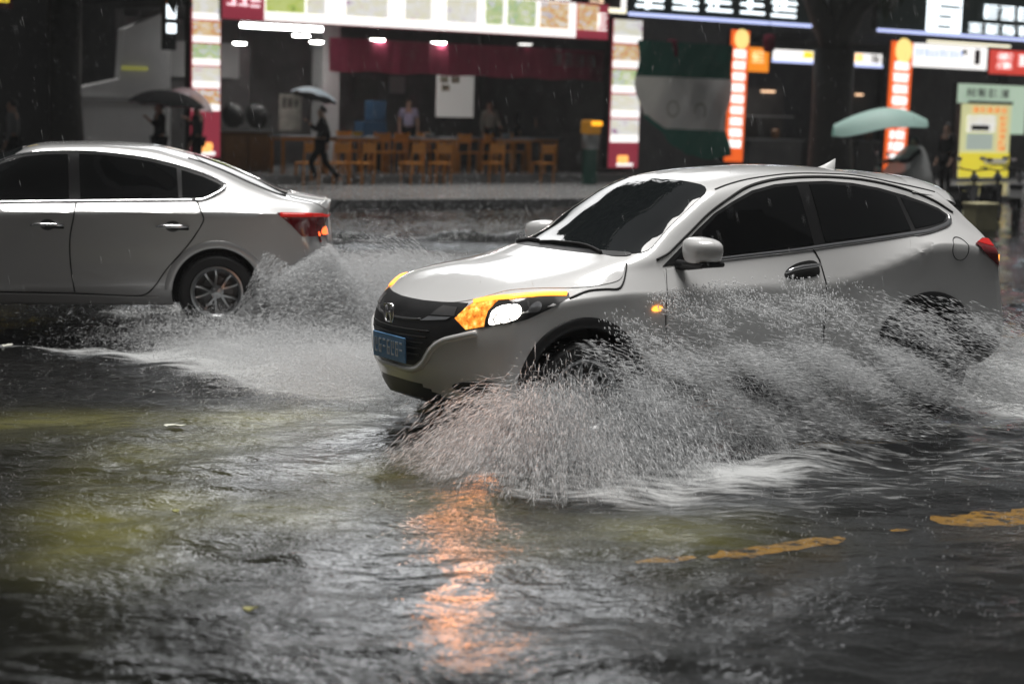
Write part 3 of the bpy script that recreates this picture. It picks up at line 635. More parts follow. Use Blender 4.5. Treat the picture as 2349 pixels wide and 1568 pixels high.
# the lit headlamp and indicators throw light as well as showing it
def lamp(name, kind, loc, aim, e, col, size, ang=80):
    d = bpy.data.lights.new(name, kind); d.energy = e; d.color = col; d.shadow_soft_size = size
    o = bpy.data.objects.new(name, d); COL.objects.link(o); p = SUV_MW @ Vector(loc)
    q = SUV_MW.to_3x3() @ Vector(aim); o.matrix_world = Matrix.Translation(p) @ q.to_track_quat('-Z', 'Y').to_matrix().to_4x4()
    if kind == 'SPOT': d.spot_size = R(ang); d.spot_blend = .6
for sg in (1, -1):
    lamp('indicator_light', 'SPOT', (-.10, sg * .82, .84), (.62, sg * .75, -.30), 13 if sg > 0 else 3, (1, .36, .13), .17, 150)
    lamp('headlight_beam', 'SPOT', (-.02, sg * .72, .80), (1, sg * .25, -.16), 40, (1, .93, .82), .07, 95)
# ------------------------------------------------------------------ road, flood water, kerb, pavement
RD = R(32); E_ = Vector((math.cos(RD), math.sin(RD), 0)); N_ = Vector((-math.sin(RD), math.cos(RD), 0))   # along the road, away across it
def seg_d(X, Y, pts):
    d = np.full(X.shape, 1e9)
    for (x0, y0), (x1, y1) in zip(pts[:-1], pts[1:]):
        L = (x1 - x0) ** 2 + (y1 - y0) ** 2; t = np.clip(((X - x0) * (x1 - x0) + (Y - y0) * (y1 - y0)) / L, 0, 1)
        d = np.minimum(d, np.hypot(X - x0 - t * (x1 - x0), Y - y0 - t * (y1 - y0)))
    return d
def band(X, Y, pts, wd): return np.exp(-(seg_d(X, Y, pts) / wd) ** 2)
_wr = np.random.default_rng(5)
WAVES = []
for k in range(70):
    lam = .16 * (14 ** (_wr.random() ** 1.4)); a = RD + PI * .5 + _wr.normal(0, .75); WAVES.append((2 * PI / lam * math.cos(a), 2 * PI / lam * math.sin(a), _wr.random() * 6.28, lam * .0024))
FOAM_WAKE = [(-4.6, 15.0), (-3.2, 16.2), (-2.2, 14.6), (-1.1, 12.9)]
def foam_amount(X, Y):
    f = 1.0 * band(X, Y, [(-3.0, 16.6), (-2.2, 15.0), (-1.25, 13.4)], .85)
    f += .55 * band(X, Y, [(-3.1, 19.5), (-1.6, 16.5), (-.9, 14.5)], 1.0)
    f += .62 * band(X, Y, [(-2.7, 13.9), (-1.7, 12.9), (-1.1, 12.2)], .42)
    f += .62 * band(X, Y, [(-5.6, 14.6), (-4.2, 14.3), (-2.9, 14.1)], .16)
    f += .50 * band(X, Y, [(-.55, 10.1), (-.1, 9.45), (.5, 9.35), (1.3, 9.95)], .26)
    f += .36 * band(X, Y, [(1.3, 9.95), (2.5, 11.4), (3.7, 12.4)], .26)
    f += .85 * band(X, Y, [(3.4, 12.9), (4.6, 15.2), (6.5, 18.5)], .95)
    f += .42 * band(X, Y, [(1.0, 9.1), (3.2, 10.9)], .8)
    f += .35 * band(X, Y, [(-6, 23.5), (0, 24.6), (3, 26)], 1.4)
    return f
def water_z(X, Y):
    z = np.zeros_like(X)
    for kx, ky, ph, a in WAVES: z += a * np.sin(kx * X + ky * Y + ph + .4 * np.sin(ky * X * .3))
    z += .24 * np.exp(-(seg_d(X, Y, [(-5.0, 24.2), (-2.4, 25.05), (0, 25.9), (3.0, 27.3)]) / .26) ** 2) * (.75 + .25 * np.sin(X * 3.1) * np.sin(X * 1.7 + 1))
    z += .05 * band(X, Y, [(-.5, 10.2), (.1, 9.6), (1.3, 10.0), (2.6, 11.6)], .3)
    z += .035 * foam_amount(X, Y) * np.sin(X * 7.3 + 2 * np.sin(Y * 3)) * np.sin(Y * 5.1 + X * 2)
    return z
def grid_mesh(xs, ys, zf):
    X, Y = np.meshgrid(xs, ys); Z = zf(X, Y); v = np.stack([X, Y, Z], -1).reshape(-1, 3); nx, ny = len(xs), len(ys)
    i = np.arange(ny - 1)[:, None] * nx + np.arange(nx - 1)[None]; f = np.stack([i, i + 1, i + nx + 1, i + nx], -1).reshape(-1, 4)
    me = bpy.data.meshes.new('grid'); me.vertices.add(len(v)); me.vertices.foreach_set('co', v.ravel().astype(np.float32))
    me.loops.add(f.size); me.loops.foreach_set('vertex_index', f.ravel().astype(np.int32)); me.polygons.add(len(f)); me.polygons.foreach_set('loop_start', np.arange(0, f.size, 4, dtype=np.int32)); me.update(calc_edges=True)
    return me, X, Y
def attr(me, name, val):
    a = me.attributes.new(name, 'FLOAT', 'POINT'); a.data.foreach_set('value', np.asarray(val, np.float32).ravel())
class NT:
    def __init__(s, name):
        s.m = bpy.data.materials.new(name); s.m.use_nodes = True; s.t = s.m.node_tree; s.t.nodes.clear()
    def n(s, typ, **kw):
        x = s.t.nodes.new('ShaderNode' + typ)
        for k, v in kw.items():
            if k.startswith('i_'):
                key = k[2:]; key = int(key) if key.isdigit() else key.replace('_', ' '); x.inputs[key].default_value = v
            else: setattr(x, k, v)
        return x
    def l(s, a, b): s.t.links.new(a, b)

# road: dark wet asphalt with olive headlight glow painted into its colour
T = NT('wet_asphalt'); o = T.n('OutputMaterial'); b = T.n('BsdfPrincipled', i_Roughness=.35)
tc = T.n('TexCoord'); n1 = T.n('TexNoise', i_Scale=60., i_Detail=6.); n2 = T.n('TexNoise', i_Scale=1.3, i_Detail=4.); at_ = T.n('Attribute', attribute_name='olive_glow')
for x in (n1, n2): T.l(tc.outputs['Object'], x.inputs['Vector'])
c1 = T.n('MapRange', i_1=.3, i_2=.7, i_3=.005, i_4=.018); T.l(n1.outputs['Fac'], c1.inputs[0])
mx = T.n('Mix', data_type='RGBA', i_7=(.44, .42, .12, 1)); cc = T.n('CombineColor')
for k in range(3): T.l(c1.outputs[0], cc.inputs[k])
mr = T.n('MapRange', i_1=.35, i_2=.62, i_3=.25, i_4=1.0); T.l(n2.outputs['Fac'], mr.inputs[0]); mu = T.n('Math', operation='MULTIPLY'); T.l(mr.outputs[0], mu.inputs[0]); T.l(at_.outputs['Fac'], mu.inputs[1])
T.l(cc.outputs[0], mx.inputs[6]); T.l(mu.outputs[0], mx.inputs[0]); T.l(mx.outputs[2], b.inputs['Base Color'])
bp = T.n('Bump', i_Strength=.5, i_Distance=.006); T.l(n1.outputs['Fac'], bp.inputs['Height']); T.l(bp.outputs[0], b.inputs['Normal']); T.l(b.outputs[0], o.inputs[0])
M_road = T.m
xs = np.r_[-80, -40, -20, np.arange(-12, 12.01, .2), 20, 40, 80]; ys = np.r_[-30, -10, 0, 3, np.arange(5, 20, .2), np.arange(20, 45, 1.), 60, 90, 200]
me, X, Y = grid_mesh(xs, ys, lambda X, Y: np.full_like(X, -.07))
olive_glow = band(X, Y, [(-3.1, 11.3), (-1.6, 11.7), (-1.2, 12.0)], .42) + band(X, Y, [(-1.5, 11.4), (-2.0, 10.5), (-2.05, 9.4), (-1.85, 8.1)], .36) + .7 * band(X, Y, [(-.6, 10.0), (.1, 8.8), (.9, 8.9)], .5) + .8 * band(X, Y, [(-1.9, 9.2), (-1.0, 9.0)], .3)
attr(me, 'olive_glow', np.clip(olive_glow, 0, 1))
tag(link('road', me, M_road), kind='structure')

# water
T = NT('flood_water'); o = T.n('OutputMaterial'); tc = T.n('TexCoord')
mp = T.n('Mapping'); mp.inputs['Rotation'].default_value = (0, 0, R(-14)); mp.inputs['Scale'].default_value = (.8, 1.25, 1); T.l(tc.outputs['Object'], mp.inputs['Vector'])
n1 = T.n('TexNoise', i_Scale=5.5, i_Detail=4., i_Roughness=.55); n2 = T.n('TexNoise', i_Scale=21., i_Detail=3.); v1 = T.n('TexVoronoi', i_Scale=7.); n3 = T.n('TexNoise', i_Scale=75., i_Detail=3.)
for x in (n1, n2, n3): T.l(mp.outputs[0], x.inputs['Vector'])
T.l(tc.outputs['Object'], v1.inputs['Vector'])
ring = T.n('Math', operation='SINE'); rm = T.n('Math', operation='MULTIPLY', i_1=34.); T.l(v1.outputs['Distance'], rm.inputs[0]); T.l(rm.outputs[0], ring.inputs[0])
rf = T.n('MapRange', i_1=.03, i_2=.42, i_3=1., i_4=0.); T.l(v1.outputs['Distance'], rf.inputs[0]); rr = T.n('Math', operation='MULTIPLY'); T.l(ring.outputs[0], rr.inputs[0]); T.l(rf.outputs[0], rr.inputs[1])
b1 = T.n('Bump', i_Strength=.8, i_Distance=.022); b2 = T.n('Bump', i_Strength=.9, i_Distance=.011); b3 = T.n('Bump', i_Strength=.35, i_Distance=.004); b4 = T.n("Bump", i_Strength=.5, i_Distance=.0015)
T.l(n1.outputs['Fac'], b1.inputs['Height']); T.l(n2.outputs['Fac'], b2.inputs['Height']); T.l(rr.outputs[0], b3.inputs['Height']); T.l(n3.outputs['Fac'], b4.inputs['Height'])
T.l(b1.outputs[0], b2.inputs['Normal']); T.l(b2.outputs[0], b3.inputs['Normal']); T.l(b3.outputs[0], b4.inputs['Normal'])
cn = T.n('TexNoise', i_Scale=.75, i_Detail=3.); T.l(tc.outputs['Object'], cn.inputs['Vector'])      # calmer and rougher patches
c2 = T.n('MapRange', i_1=.36, i_2=.62, i_3=.18, i_4=1.0); T.l(cn.outputs['Fac'], c2.inputs[0]); T.l(c2.outputs[0], b2.inputs['Strength']); T.l(c2.outputs[0], b4.inputs['Strength'])
fr = T.n('Fresnel', i_IOR=1.34); T.l(b4.outputs[0], fr.inputs['Normal'])
gl = T.n('BsdfGlossy', i_Roughness=.06); gl.inputs['Color'].default_value = (.96, .98, 1, 1); T.l(b4.outputs[0], gl.inputs['Normal'])
tr = T.n('BsdfTransparent'); tr.inputs['Color'].default_value = (.56, .56, .54, 1)
m1 = T.n('MixShader'); T.l(fr.outputs[0], m1.inputs[0]); T.l(tr.outputs[0], m1.inputs[1]); T.l(gl.outputs[0], m1.inputs[2])
# foam
fa = T.n('Attribute', attribute_name='foam'); mp2 = T.n('Mapping'); mp2.inputs['Rotation'].default_value = (0, 0, R(-32)); mp2.inputs['Scale'].default_value = (.45, 1.9, 1); T.l(tc.outputs['Object'], mp2.inputs['Vector'])
f1 = T.n('TexNoise', i_Scale=8., i_Detail=9., i_Roughness=.72); T.l(mp2.outputs[0], f1.inputs['Vector'])
ad = T.n('Math', operation='MULTIPLY_ADD', i_1=.50, i_2=0.); T.l(fa.outputs['Fac'], ad.inputs[0]); T.l(f1.outputs['Fac'], ad.inputs[2])
fm = T.n('MapRange', i_1=.72, i_2=1.0, i_3=0., i_4=.85); T.l(ad.outputs[0], fm.inputs[0])
fd = T.n('BsdfPrincipled', i_Roughness=.5); fd.inputs['Base Color'].default_value = (.56, .57, .57, 1); T.l(b4.outputs[0], fd.inputs['Normal'])
m2 = T.n('MixShader'); T.l(fm.outputs[0], m2.inputs[0]); T.l(m1.outputs[0], m2.inputs[1]); T.l(fd.outputs[0], m2.inputs[2]); T.l(m2.outputs[0], o.inputs[0])
M_water = T.m
xs = np.arange(-13, 13.01, .065); ys = 4.2 * (46 / 4.2) ** np.linspace(0, 1, 520)
me, X, Y = grid_mesh(xs, ys, water_z); attr(me, 'foam', np.clip(foam_amount(X, Y), 0, 1.2))
wo = link('water', me, M_water, smooth=True); tag(wo, kind='structure')
xs = np.array([-90, 90.]); ys = np.array([-30, 200.])
# still water beyond the modelled waves
far = MB(); 
for x0, x1, y0, y1 in ((-90, -13, -30, 46), (13, 90, -30, 46), (-13, 13, -30, 4.2)): far.add([(x0, y0, -.004), (x1, y0, -.004), (x1, y1, -.004), (x0, y1, -.004)], [(0, 1, 2, 3)])
fo = far.build('water', M_water); tag(fo, kind='structure')

# yellow road paint under the water
T = NT('worn_yellow_road_paint'); o = T.n('OutputMaterial'); b = T.n('BsdfPrincipled', i_Roughness=.5); tc = T.n('TexCoord'); n1 = T.n('TexNoise', i_Scale=11., i_Detail=8., i_Roughness=.7); T.l(tc.outputs['Object'], n1.inputs['Vector'])
cr = T.n('ValToRGB'); cr.color_ramp.elements[0].position = .40; cr.color_ramp.elements[0].color = (.03, .028, .024, 1); cr.color_ramp.elements[1].position = .52; cr.color_ramp.elements[1].color = (.90, .47, .05, 1); T.l(n1.outputs['Fac'], cr.inputs[0]); T.l(cr.outputs[0], b.inputs['Base Color']); T.l(b.outputs[0], o.inputs[0]); M_yellow = T.m
def marking(pts, wd, label, seed):
    rg = np.random.default_rng(seed); P = [Vector((*p, 0)) for p in pts]; L = []
    for a, c in zip(P[:-1], P[1:]):
        k = max(2, int((c - a).length / .06)); L += [a.lerp(c, j / k) for j in range(k)]
    L.append(P[-1]); vs = []; n = len(L)
    for i, p in enumerate(L):
        d = (L[min(i + 1, n - 1)] - L[max(i - 1, 0)]).normalized(); t = Vector((-d.y, d.x, 0)); e = min(1, min(i, n - 1 - i) / 3 + .35)
        for sgn in (1, -1): vs.append(p + t * sgn * wd / 2 * e * (1 + rg.normal(0, .22)) + Vector((0, 0, -.062)))
        
    m = mesh(vs, [(2 * i, 2 * i + 1, 2 * i + 3, 2 * i + 2) for i in range(n - 1)])
    tag(link('lane_marking', m, M_yellow), label, 'lane marking', 'yellow lane markings under the water')
marking([(.60, 8.20), (.75, 8.28), (.88, 8.34)], .11, 'short ragged yellow paint dash at the near end of the line', 1)
marking([(.95, 8.33), (1.3, 8.55), (1.66, 8.81)], .14, 'longest solid yellow paint dash in the near foreground', 2)
marking([(1.93, 8.98), (2.03, 9.04)], .08, 'small faint yellow paint fleck between the two bright dashes', 3)
marking([(2.20, 9.22), (2.7, 9.42), (3.3, 9.75)], .30, 'wide blurred yellow paint patch at the right edge', 4)
marking([(1.70, 11.22), (2.1, 11.42), (2.55, 11.55)], .16, 'dull olive yellow line beneath the spray behind the car', 5)
marking([(4.55, 17.1), (4.9, 17.35), (5.6, 17.8)], .16, 'orange yellow paint line behind the white car tail', 6)

# kerb and pavement: far side of the road
K0 = Vector((-1.5, 34.4, 0))
M_kerb = mat('wet_granite_kerb', (.22, .22, .22), .25, bump=(20, .3, .01), var=(3, .3))
M_pave = mat('wet_paving', (.20, .20, .20), .22, bump=(6, .35, .02), var=(1.2, .35))
def road_box(name, u0, u1, v0, v1, z0, z1, m, bev=0):
    c = K0 + E_ * (u0 + u1) / 2 + N_ * (v0 + v1) / 2; mb = MB(); mb.box((c.x, c.y, (z0 + z1) / 2), (u1 - u0, v1 - v0, z1 - z0), Matrix.Rotation(RD, 3, 'Z'), bev)
    return mb.build(name, m)
tag(road_box('pavement', -40, 60, .3, 60, -.08, .135, M_pave), kind='structure')
kb = MB()
for i in range(-34, 50):
    c = K0 + E_ * (i + .5) + N_ * .148; kb.box((c.x, c.y, .03), (.985, .30, .24), Matrix.Rotation(RD, 3, 'Z'), .02)
tag(kb.build('kerb', M_kerb), kind='structure')
# ------------------------------------------------------------------ row of lit shops across the road
FPHI = R(38); FA = Vector((-6.42, 38, .135)); FE = Vector((math.cos(FPHI), math.sin(FPHI), 0)); FN = Vector((-math.sin(FPHI), math.cos(FPHI), 0))
FM = Matrix.Translation(FA) @ Matrix.Rotation(FPHI, 4, 'Z')          # local x along the shop fronts, y away from the street, z up from the pavement
def uz(px, py, back=0.0):
    """where a line of sight meets the vertical plane of the shop fronts (or one behind it)"""
    d = ray(px, py); a = FA + FN * back; den = d.x * -FE.y + d.y * FE.x
    t = (a.x * -FE.y + a.y * FE.x) / den; p = d * t
    return (p - FA).dot(FE), CAM_H + p.z - FA.z
def fempty(name, u, back, z, rz=0.0):
    o = empty(name); o.matrix_world = FM @ Matrix.Translation((u, back, z)) @ Matrix.Rotation(rz, 4, 'Z'); return o
def lit(name, col, es, base=None):
    return mat(name, base or tuple(min(.8, c * .8) for c in col), .35, emit=col, es=es)
M_white_lit = lit('white_sign_lit', (1, .97, .94), 1.15)
M_white_lit2 = lit('white_led_lit', (.86, .95, 1), 2.2)
M_blue_edge = lit('blue_white_tube_lit', (.55, .62, 1), 1.3)
M_yellow_edge = lit('warm_tube_lit', (1, .93, .70), 1.4)
M_red_sign = lit('crimson_sign_lit', (.50, .06, .10), .42)
M_red2 = lit('red_sign_lit', (.75, .07, .05), .75)
M_orange_banner = lit('orange_banner_lit', (.95, .14, .02), .85)
M_dkgreen = mat('dark_green_board', (.012, .03, .026), .4)
M_dark = mat('dark_render_wall', (.028, .028, .029), .7, var=(1.5, .35), bump=(12, .3, .02))
M_dark2 = mat('dark_shop_wall', (.10, .10, .10), .6, var=(2.2, .45))
M_inner = mat('grey_interior_wall', (.16, .16, .16), .6, var=(1.6, .55))
M_greywall = mat('grey_concrete_wall', (.40, .40, .40), .7, var=(1.4, .35), bump=(9, .3, .02))
M_frame = mat('dark_metal_frame', (.03, .03, .03), .4, .4)
M_maroon = mat('maroon_cloth', (.42, .06, .12), .7, var=(2.5, .3))
M_paper = mat('white_poster_paper', (.62, .62, .60), .5, emit=(1, .98, .93), es=.16)
M_downlight = lit('ceiling_lamp_lit', (1, .98, .94), 40)
M_tube = lit('tube_lamp_lit', (1, .99, .97), 16)
def food_mat(seed, tint):
    """printed dish photograph behind a lamp: blurred blobs of food colours"""
    T = NT('food_picture_%d' % seed); o = T.n('OutputMaterial'); b = T.n('BsdfPrincipled', i_Roughness=.35); tc = T.n('TexCoord')
    mp = T.n('Mapping'); mp.inputs['Location'].default_value = (seed * 3.7, seed * 1.3, seed * 2.1); mp.inputs['Scale'].default_value = (2.2, 1, 4.5); T.l(tc.outputs['Object'], mp.inputs['Vector'])
    n = T.n('TexNoise', i_Scale=1.35, i_Detail=3.5, i_Roughness=.6); T.l(mp.outputs[0], n.inputs['Vector']); cr = T.n('ValToRGB')
    pal = {'brown': [(.30, .23, .34), (.95, .93, .92), (.75, .36, .10), (.95, .72, .42), (.95, .93, .92), (.28, .12, .05)],
           'green': [(.38, .30, .45), (.9, .93, .9), (.45, .62, .30), (.75, .82, .45), (.94, .94, .92), (.10, .18, .32)],
           'pale': [(.45, .25, .40), (.97, .96, .95), (.97, .96, .94), (.90, .86, .62), (.97, .96, .95), (.62, .16, .22)],
           'leaf': [(.12, .2, .05), (.55, .68, .16), (.62, .72, .2), (.72, .8, .3), (.5, .62, .15), (.9, .8, .8)]}[tint]
    e = cr.color_ramp; e.elements[0].position = .30; e.elements[0].color = (*pal[0], 1); e.elements[1].position = .72; e.elements[1].color = (*pal[5], 1)
    for k in range(1, 5): x = e.elements.new(.30 + .42 * k / 5); x.color = (*pal[k], 1)
    T.l(n.outputs['Fac'], cr.inputs[0]); T.l(cr.outputs[0], b.inputs['Base Color']); T.l(cr.outputs[0], b.inputs['Emission Color']); b.inputs['Emission Strength'].default_value = .66
    T.l(b.outputs[0], o.inputs[0]); return T.m
FOOD = {k: [food_mat(i + 10 * j, k) for i in range(3)] for j, k in enumerate(('brown', 'green', 'pale', 'leaf'))}
def plate_on(parent, name, u0, u1, z0, z1, y, m, th=.03, bev=0):
    mb = MB(); mb.box(((u0 + u1) / 2, y, (z0 + z1) / 2), (u1 - u0, th, z1 - z0), bev=bev); return mb.build(name, m, parent)
def glyph(mb, x, z, w, h, y, rg, th=.02):
    """strokes of one square character, as blurred as the photograph shows them"""
    n = 4 + rg.integers(0, 2); sw = h * .085
    for k in range(n):
        zz = z + h * (k + .5) / n; a = x + w * .06 * rg.random() * 2; b = x + w * (1 - .12 * rg.random()); mb.box(((a + b) / 2, y, zz), (b - a, th, sw))
    for k in range(2 + rg.integers(0, 2)):
        xx = x + w * (.15 + .7 * rg.random()); a = z + h * .35 * rg.random(); b = z + h * (1 - .35 * rg.random()); mb.box((xx, y - .003, (a + b) / 2), (w * .085, th, b - a))
def chars(parent, n, u0, u1, z0, z1, y, m, seed, vertical=False, gap=.12, name='character', block=0):
    rg = np.random.default_rng(seed)
    for k in range(n):
        mb = MB()
        if vertical:
            h = (z1 - z0) / n; a, b, c, d = u0, u1 - u0, z1 - (k + 1) * h + h * gap / 2, h * (1 - gap)
        else:
            wd = (u1 - u0) / n; a, b, c, d = u0 + k * wd + wd * gap / 2, wd * (1 - gap), z0, z1 - z0
        if block: mb.box((a + b / 2, y + .004, c + d / 2), (b * block, .012, d * block))
        glyph(mb, a, c, b, d, y, rg); mb.build(name, m, parent)

# --- buildings
def building(name, u0, u1, b0, b1, h, m, label, wins, seed, roofm=None):
    r = fempty(name, u0, b0, 0); tag(r, label, 'building'); W = u1 - u0; D = b1 - b0
    mb = MB(); mb.box((W / 2, D / 2, h / 2), (W, D, h)); mb.build('wall', m, r)
    mb = MB(); mb.box((W / 2, D / 2, h + .12), (W + .3, D + .3, .24)); mb.build('roof', M_dark, r)
    rg = np.random.default_rng(seed)
    for (x, z, w_, h_) in wins:
        f = plate_on(r, 'window', x - w_ / 2, x + w_ / 2, z - h_ / 2, z + h_ / 2, -.02, M_frame, .06); plate_on(f, 'pane', x - w_ / 2 + .05, x + w_ / 2 - .05, z - h_ / 2 + .05, z + h_ / 2 - .05, -.055, M_glass, .02)
    return r
# restaurant: open front room
rest = fempty('restaurant', 0, 0, 0); tag(rest, 'open fronted restaurant with dim grey interior and tables behind the pavement', 'shop')
FZ = .2
def rbox(name, u0, u1, b0, b1, z0, z1, m):
    mb = MB(); mb.box(((u0 + u1) / 2, (b0 + b1) / 2, (z0 + z1) / 2), (u1 - u0, b1 - b0, z1 - z0)); return mb.build(name, m, rest)
rbox('shop_floor', -.3, 11.5, -.6, 7, .0, FZ, M_pave); rbox('back_wall', -.3, 11.5, 6.0, 6.2, FZ, 3.6, M_inner)
rbox('side_wall', -.5, -.3, 3.2, 6.2, 0, 3.6, M_dark2); rbox('side_wall', 11.5, 11.7, .1, 6.2, 0, 3.6, M_dark2)
rbox('ceiling', -.5, 11.7, 0.2, 6.2, 3.6, 3.75, M_dark2); rbox('upper_wall', -.6, 11.75, .15, 6.2, 3.75, 7.2, M_dark)
u, z = uz(742, 140, 3.0); rbox('pilaster', u, u + .45, 3.0, 3.5, FZ, 3.6, M_greywall)
rbox('partition', .3, 3.4, 4.2, 4.35, FZ, 3.0, mat('dim_tiled_partition', (.075, .075, .075), .4, var=(4, .5)))
rbox('roller_shutter', 1.2, 3.0, 4.0, 4.15, 2.2, 3.0, M_greywall)
shops = building('shop_block', 11.9, 44, 2.6, 14, 8.6, M_dark2, 'dark shop block with lit signs along its front on the right', [(3 + 2.6 * k, 5.6, 1.2, 1.1) for k in range(7)], 3)
mb = MB(); mb.box((14, -1.2, 3.78), (16, 2.6, .22)); mb.build('canopy', M_dark, shops)
for k, x in enumerate((.2, 6.1, 12.0, 17.5)):
    mb = MB(); mb.box((x, -.2, 1.85), (.35, .35, 3.66)); mb.build('pillar', M_dark2, shops)
building('corner_building', -24, -1.3, 4.5, 16, 24, M_dark, 'tall dark building at the left with unlit windows', [(2 + 2.4 * i, 5.5 + 2.8 * j, 1.3, 1.5) for i in range(5) for j in range(3)], 4)
u0, z0 = uz(245, 200, 2.0); u1, z1 = uz(392, 35, 2.0)
gw = fempty('garden_wall', u0 - .6, 2.0, 0); tag(gw, 'pale grey wall lit from the side beside the left menu column', 'wall')
wp = MB(); wp.prism([(0, 0), (u1 - u0 + .6, 0), (u1 - u0 + .6, z1 + .1), (u1 - u0 - .5, z1 - .35), (.9, 2.1), (0, 1.9)], 0, .25); wp.build('wall', mat('white_washed_wall', (.72, .72, .72), .7, var=(.9, .3), bump=(9, .3, .02)), gw)
plate_on(gw, 'ledge', 0, u1 - u0 + .6, 1.62, 1.72, -.05, M_greywall, .1)
u, z = uz(305, 158, 1.95); plate_on(gw, 'house_number', u - u0 + .35, u - u0 + .95, z - .03, z + .05, -.04, lit('dim_yellow_plate_lit', (.5, .5, .12), .3), .02)

# --- signs
def sign(name, u0, u1, z0, z1, back, th, m, label, group=None, frame=M_frame, cat='sign'):
    r = fempty(name, u0, back, z0); tag(r, label, cat, group)
    mb = MB(); mb.box(((u1 - u0) / 2, th / 2, (z1 - z0) / 2), (u1 - u0, th, z1 - z0), bev=.01); mb.build('housing', frame, r)
    plate_on(r, 'lit_face', .02, u1 - u0 - .02, .02, z1 - z0 - .02, -.012, m, .02)
    return r, u1 - u0, z1 - z0
def menu_column(px0, py0, px1, py1, label, foods, nrow, zrow0):
    u0, z1 = uz(px0, py0); u1, z0 = uz(px1, py1); r, W, H = sign('menu_column_sign', u0, u1, z0, z1, -.12, .22, M_red_sign, label, 'lit menu columns')
    step = (H - zrow0) / nrow
    for k in range(nrow):
        a = H - (k + 1) * step; plate_on(r, 'food_picture', .045, W - .045, a + step * .33, a + step * .96, -.034, foods[k % len(foods)], .02); plate_on(r, 'caption_panel', .045, W - .045, a + step * .03, a + step * .33, -.034, M_white_lit, .02)
    mb = MB(); mb.lathe([(.0, -.0), (.16, .0), (.19, .12), (.16, .2), (.0, .2)], 16, Matrix.Translation((W * .48, -.02, .12)) @ Matrix.Scale(.18, 4, (0, 1, 0))); mb.build('bowl_picture', lit('orange_bowl_lit', (1, .45, .12), 1.4), r)
    plate_on(r, 'caption_panel', W * .28, W * .8, .06, .13, -.034, M_white_lit, .02); return r
menu_column(430, -60, 499, 362, 'tall lit column of dish pictures left of the restaurant opening', [FOOD['brown'][0], FOOD['pale'][0], FOOD['brown'][1], FOOD['green'][0], FOOD['pale'][1], FOOD['brown'][2]], 6, .95)
u0, _ = uz(1397, 200); u1, _ = uz(1455, 200)
menu_column(1397, 42, 1455, 386, 'tall lit column of dish pictures right of the restaurant opening', [FOOD['pale'][2], FOOD['brown'][0], FOOD['green'][1], FOOD['pale'][0], FOOD['pale'][1]], 5, .62)
# fascia
u0, zb = uz(507, 45, -.25); u1, _ = uz(1394, 98, -.25)
r, W, H = sign('fascia_sign', u0, u1, zb, zb + .86, -.25, .25, M_red_sign, 'long lit fascia of dish pictures above the restaurant opening')
wl0 = uz(605, 40, -.25)[0] - u0; wl1 = uz(1318, 80, -.25)[0] - u0
plate_on(r, 'white_panel', wl0, wl1, .03, H - .03, -.034, M_white_lit, .02)
for k, (a, b, f) in enumerate(((607, 695, FOOD['leaf'][0]), (700, 742, FOOD['pale'][0]), (790, 885, FOOD['pale'][1]), (925, 985, FOOD['pale'][2]), (1020, 1090, FOOD['pale'][2]), (1110, 1150, FOOD['green'][2]), (1160, 1225, FOOD['green'][1]), (1235, 1300, FOOD['brown'][1]), (1322, 1370, FOOD['brown'][0]))):
    plate_on(r, 'food_picture', uz(a, 60, -.25)[0] - u0, uz(b, 60, -.25)[0] - u0, .22, H - .05, -.052, f, .015)
chars(r, 3, .08, wl0 - .08, .25, .80, -.04, lit('pink_white_lit', (1, .75, .8), 1.1), 21); chars(r, 1, uz(1362, 60, -.25)[0] - u0, uz(1390, 60, -.25)[0] - u0, .2, .66, -.055, M_white_lit, 22)
# upper sign
u0, _ = uz(690, 0, -.1); u1, z0 = uz(1432, 30, -.1)
r, W, H = sign('name_board', u0, u1, z0, z0 + 1.1, -.1, .2, mat('dark_brown_board', (.03, .022, .02), .4), 'dark name board edged with warm tubes above the menu fascia')
plate_on(r, 'edge_tube', 0, W, -.02, .09, -.04, M_yellow_edge, .06); plate_on(r, 'edge_tube', W - .13, W, .09, H, -.04, M_white_lit, .06)
chars(r, 6, W * .42, W * .82, .16, .75, -.04, M_white_lit, 23); chars(r, 1, W * .87, W * .93, .16, .6, -.04, lit('peach_lit', (1, .7, .5), 1.2), 24)
# led boards
def led_board(px0, px1, pyb, label, seed, n, a0, a1, z0c, z1c, h, back=-.1):
    u0, zb = uz(px0, pyb, back); u1, _ = uz(px1, pyb + 20, back); r, W, H = sign('led_sign', u0, u1, zb, zb + h, back, .2, M_dkgreen, label, 'blue white led shop signs')
    plate_on(r, 'edge_tube', 0, W, -.03, .05, -.05, M_blue_edge, .05); chars(r, n, W * a0, W * a1, z0c, z1c, -.04, M_white_lit2, seed, gap=.15, block=.0); return r, W, H
led_board(1440, 1858, 33, 'dark green led sign with white characters left of the big tree', 31, 5, .02, .93, .14, .95, 1.1)
r, W, H = led_board(2010, 2480, 70, 'dark led sign with one big white character right of the big tree', 32, 7, .41, .98, .10, .40, 1.3)
mb = MB(); a = W * .22; wd = W * .16
mb.box((a + wd / 2, -.03, .55), (wd, .02, .95))
mb.build('large_character', M_white_lit2, r); mb = MB()
for zz, x0, x1 in ((.78, .35, .95), (.50, .32, .72), (.22, .3, .7)): mb.box((a + wd * (x0 + x1) / 2, -.045, zz), (wd * (x1 - x0), .014, .09))
mb.build('character_gaps', M_dkgreen, r); chars(r, 6, W * .48, W * .98, .52, .95, -.04, M_white_lit2, 33)
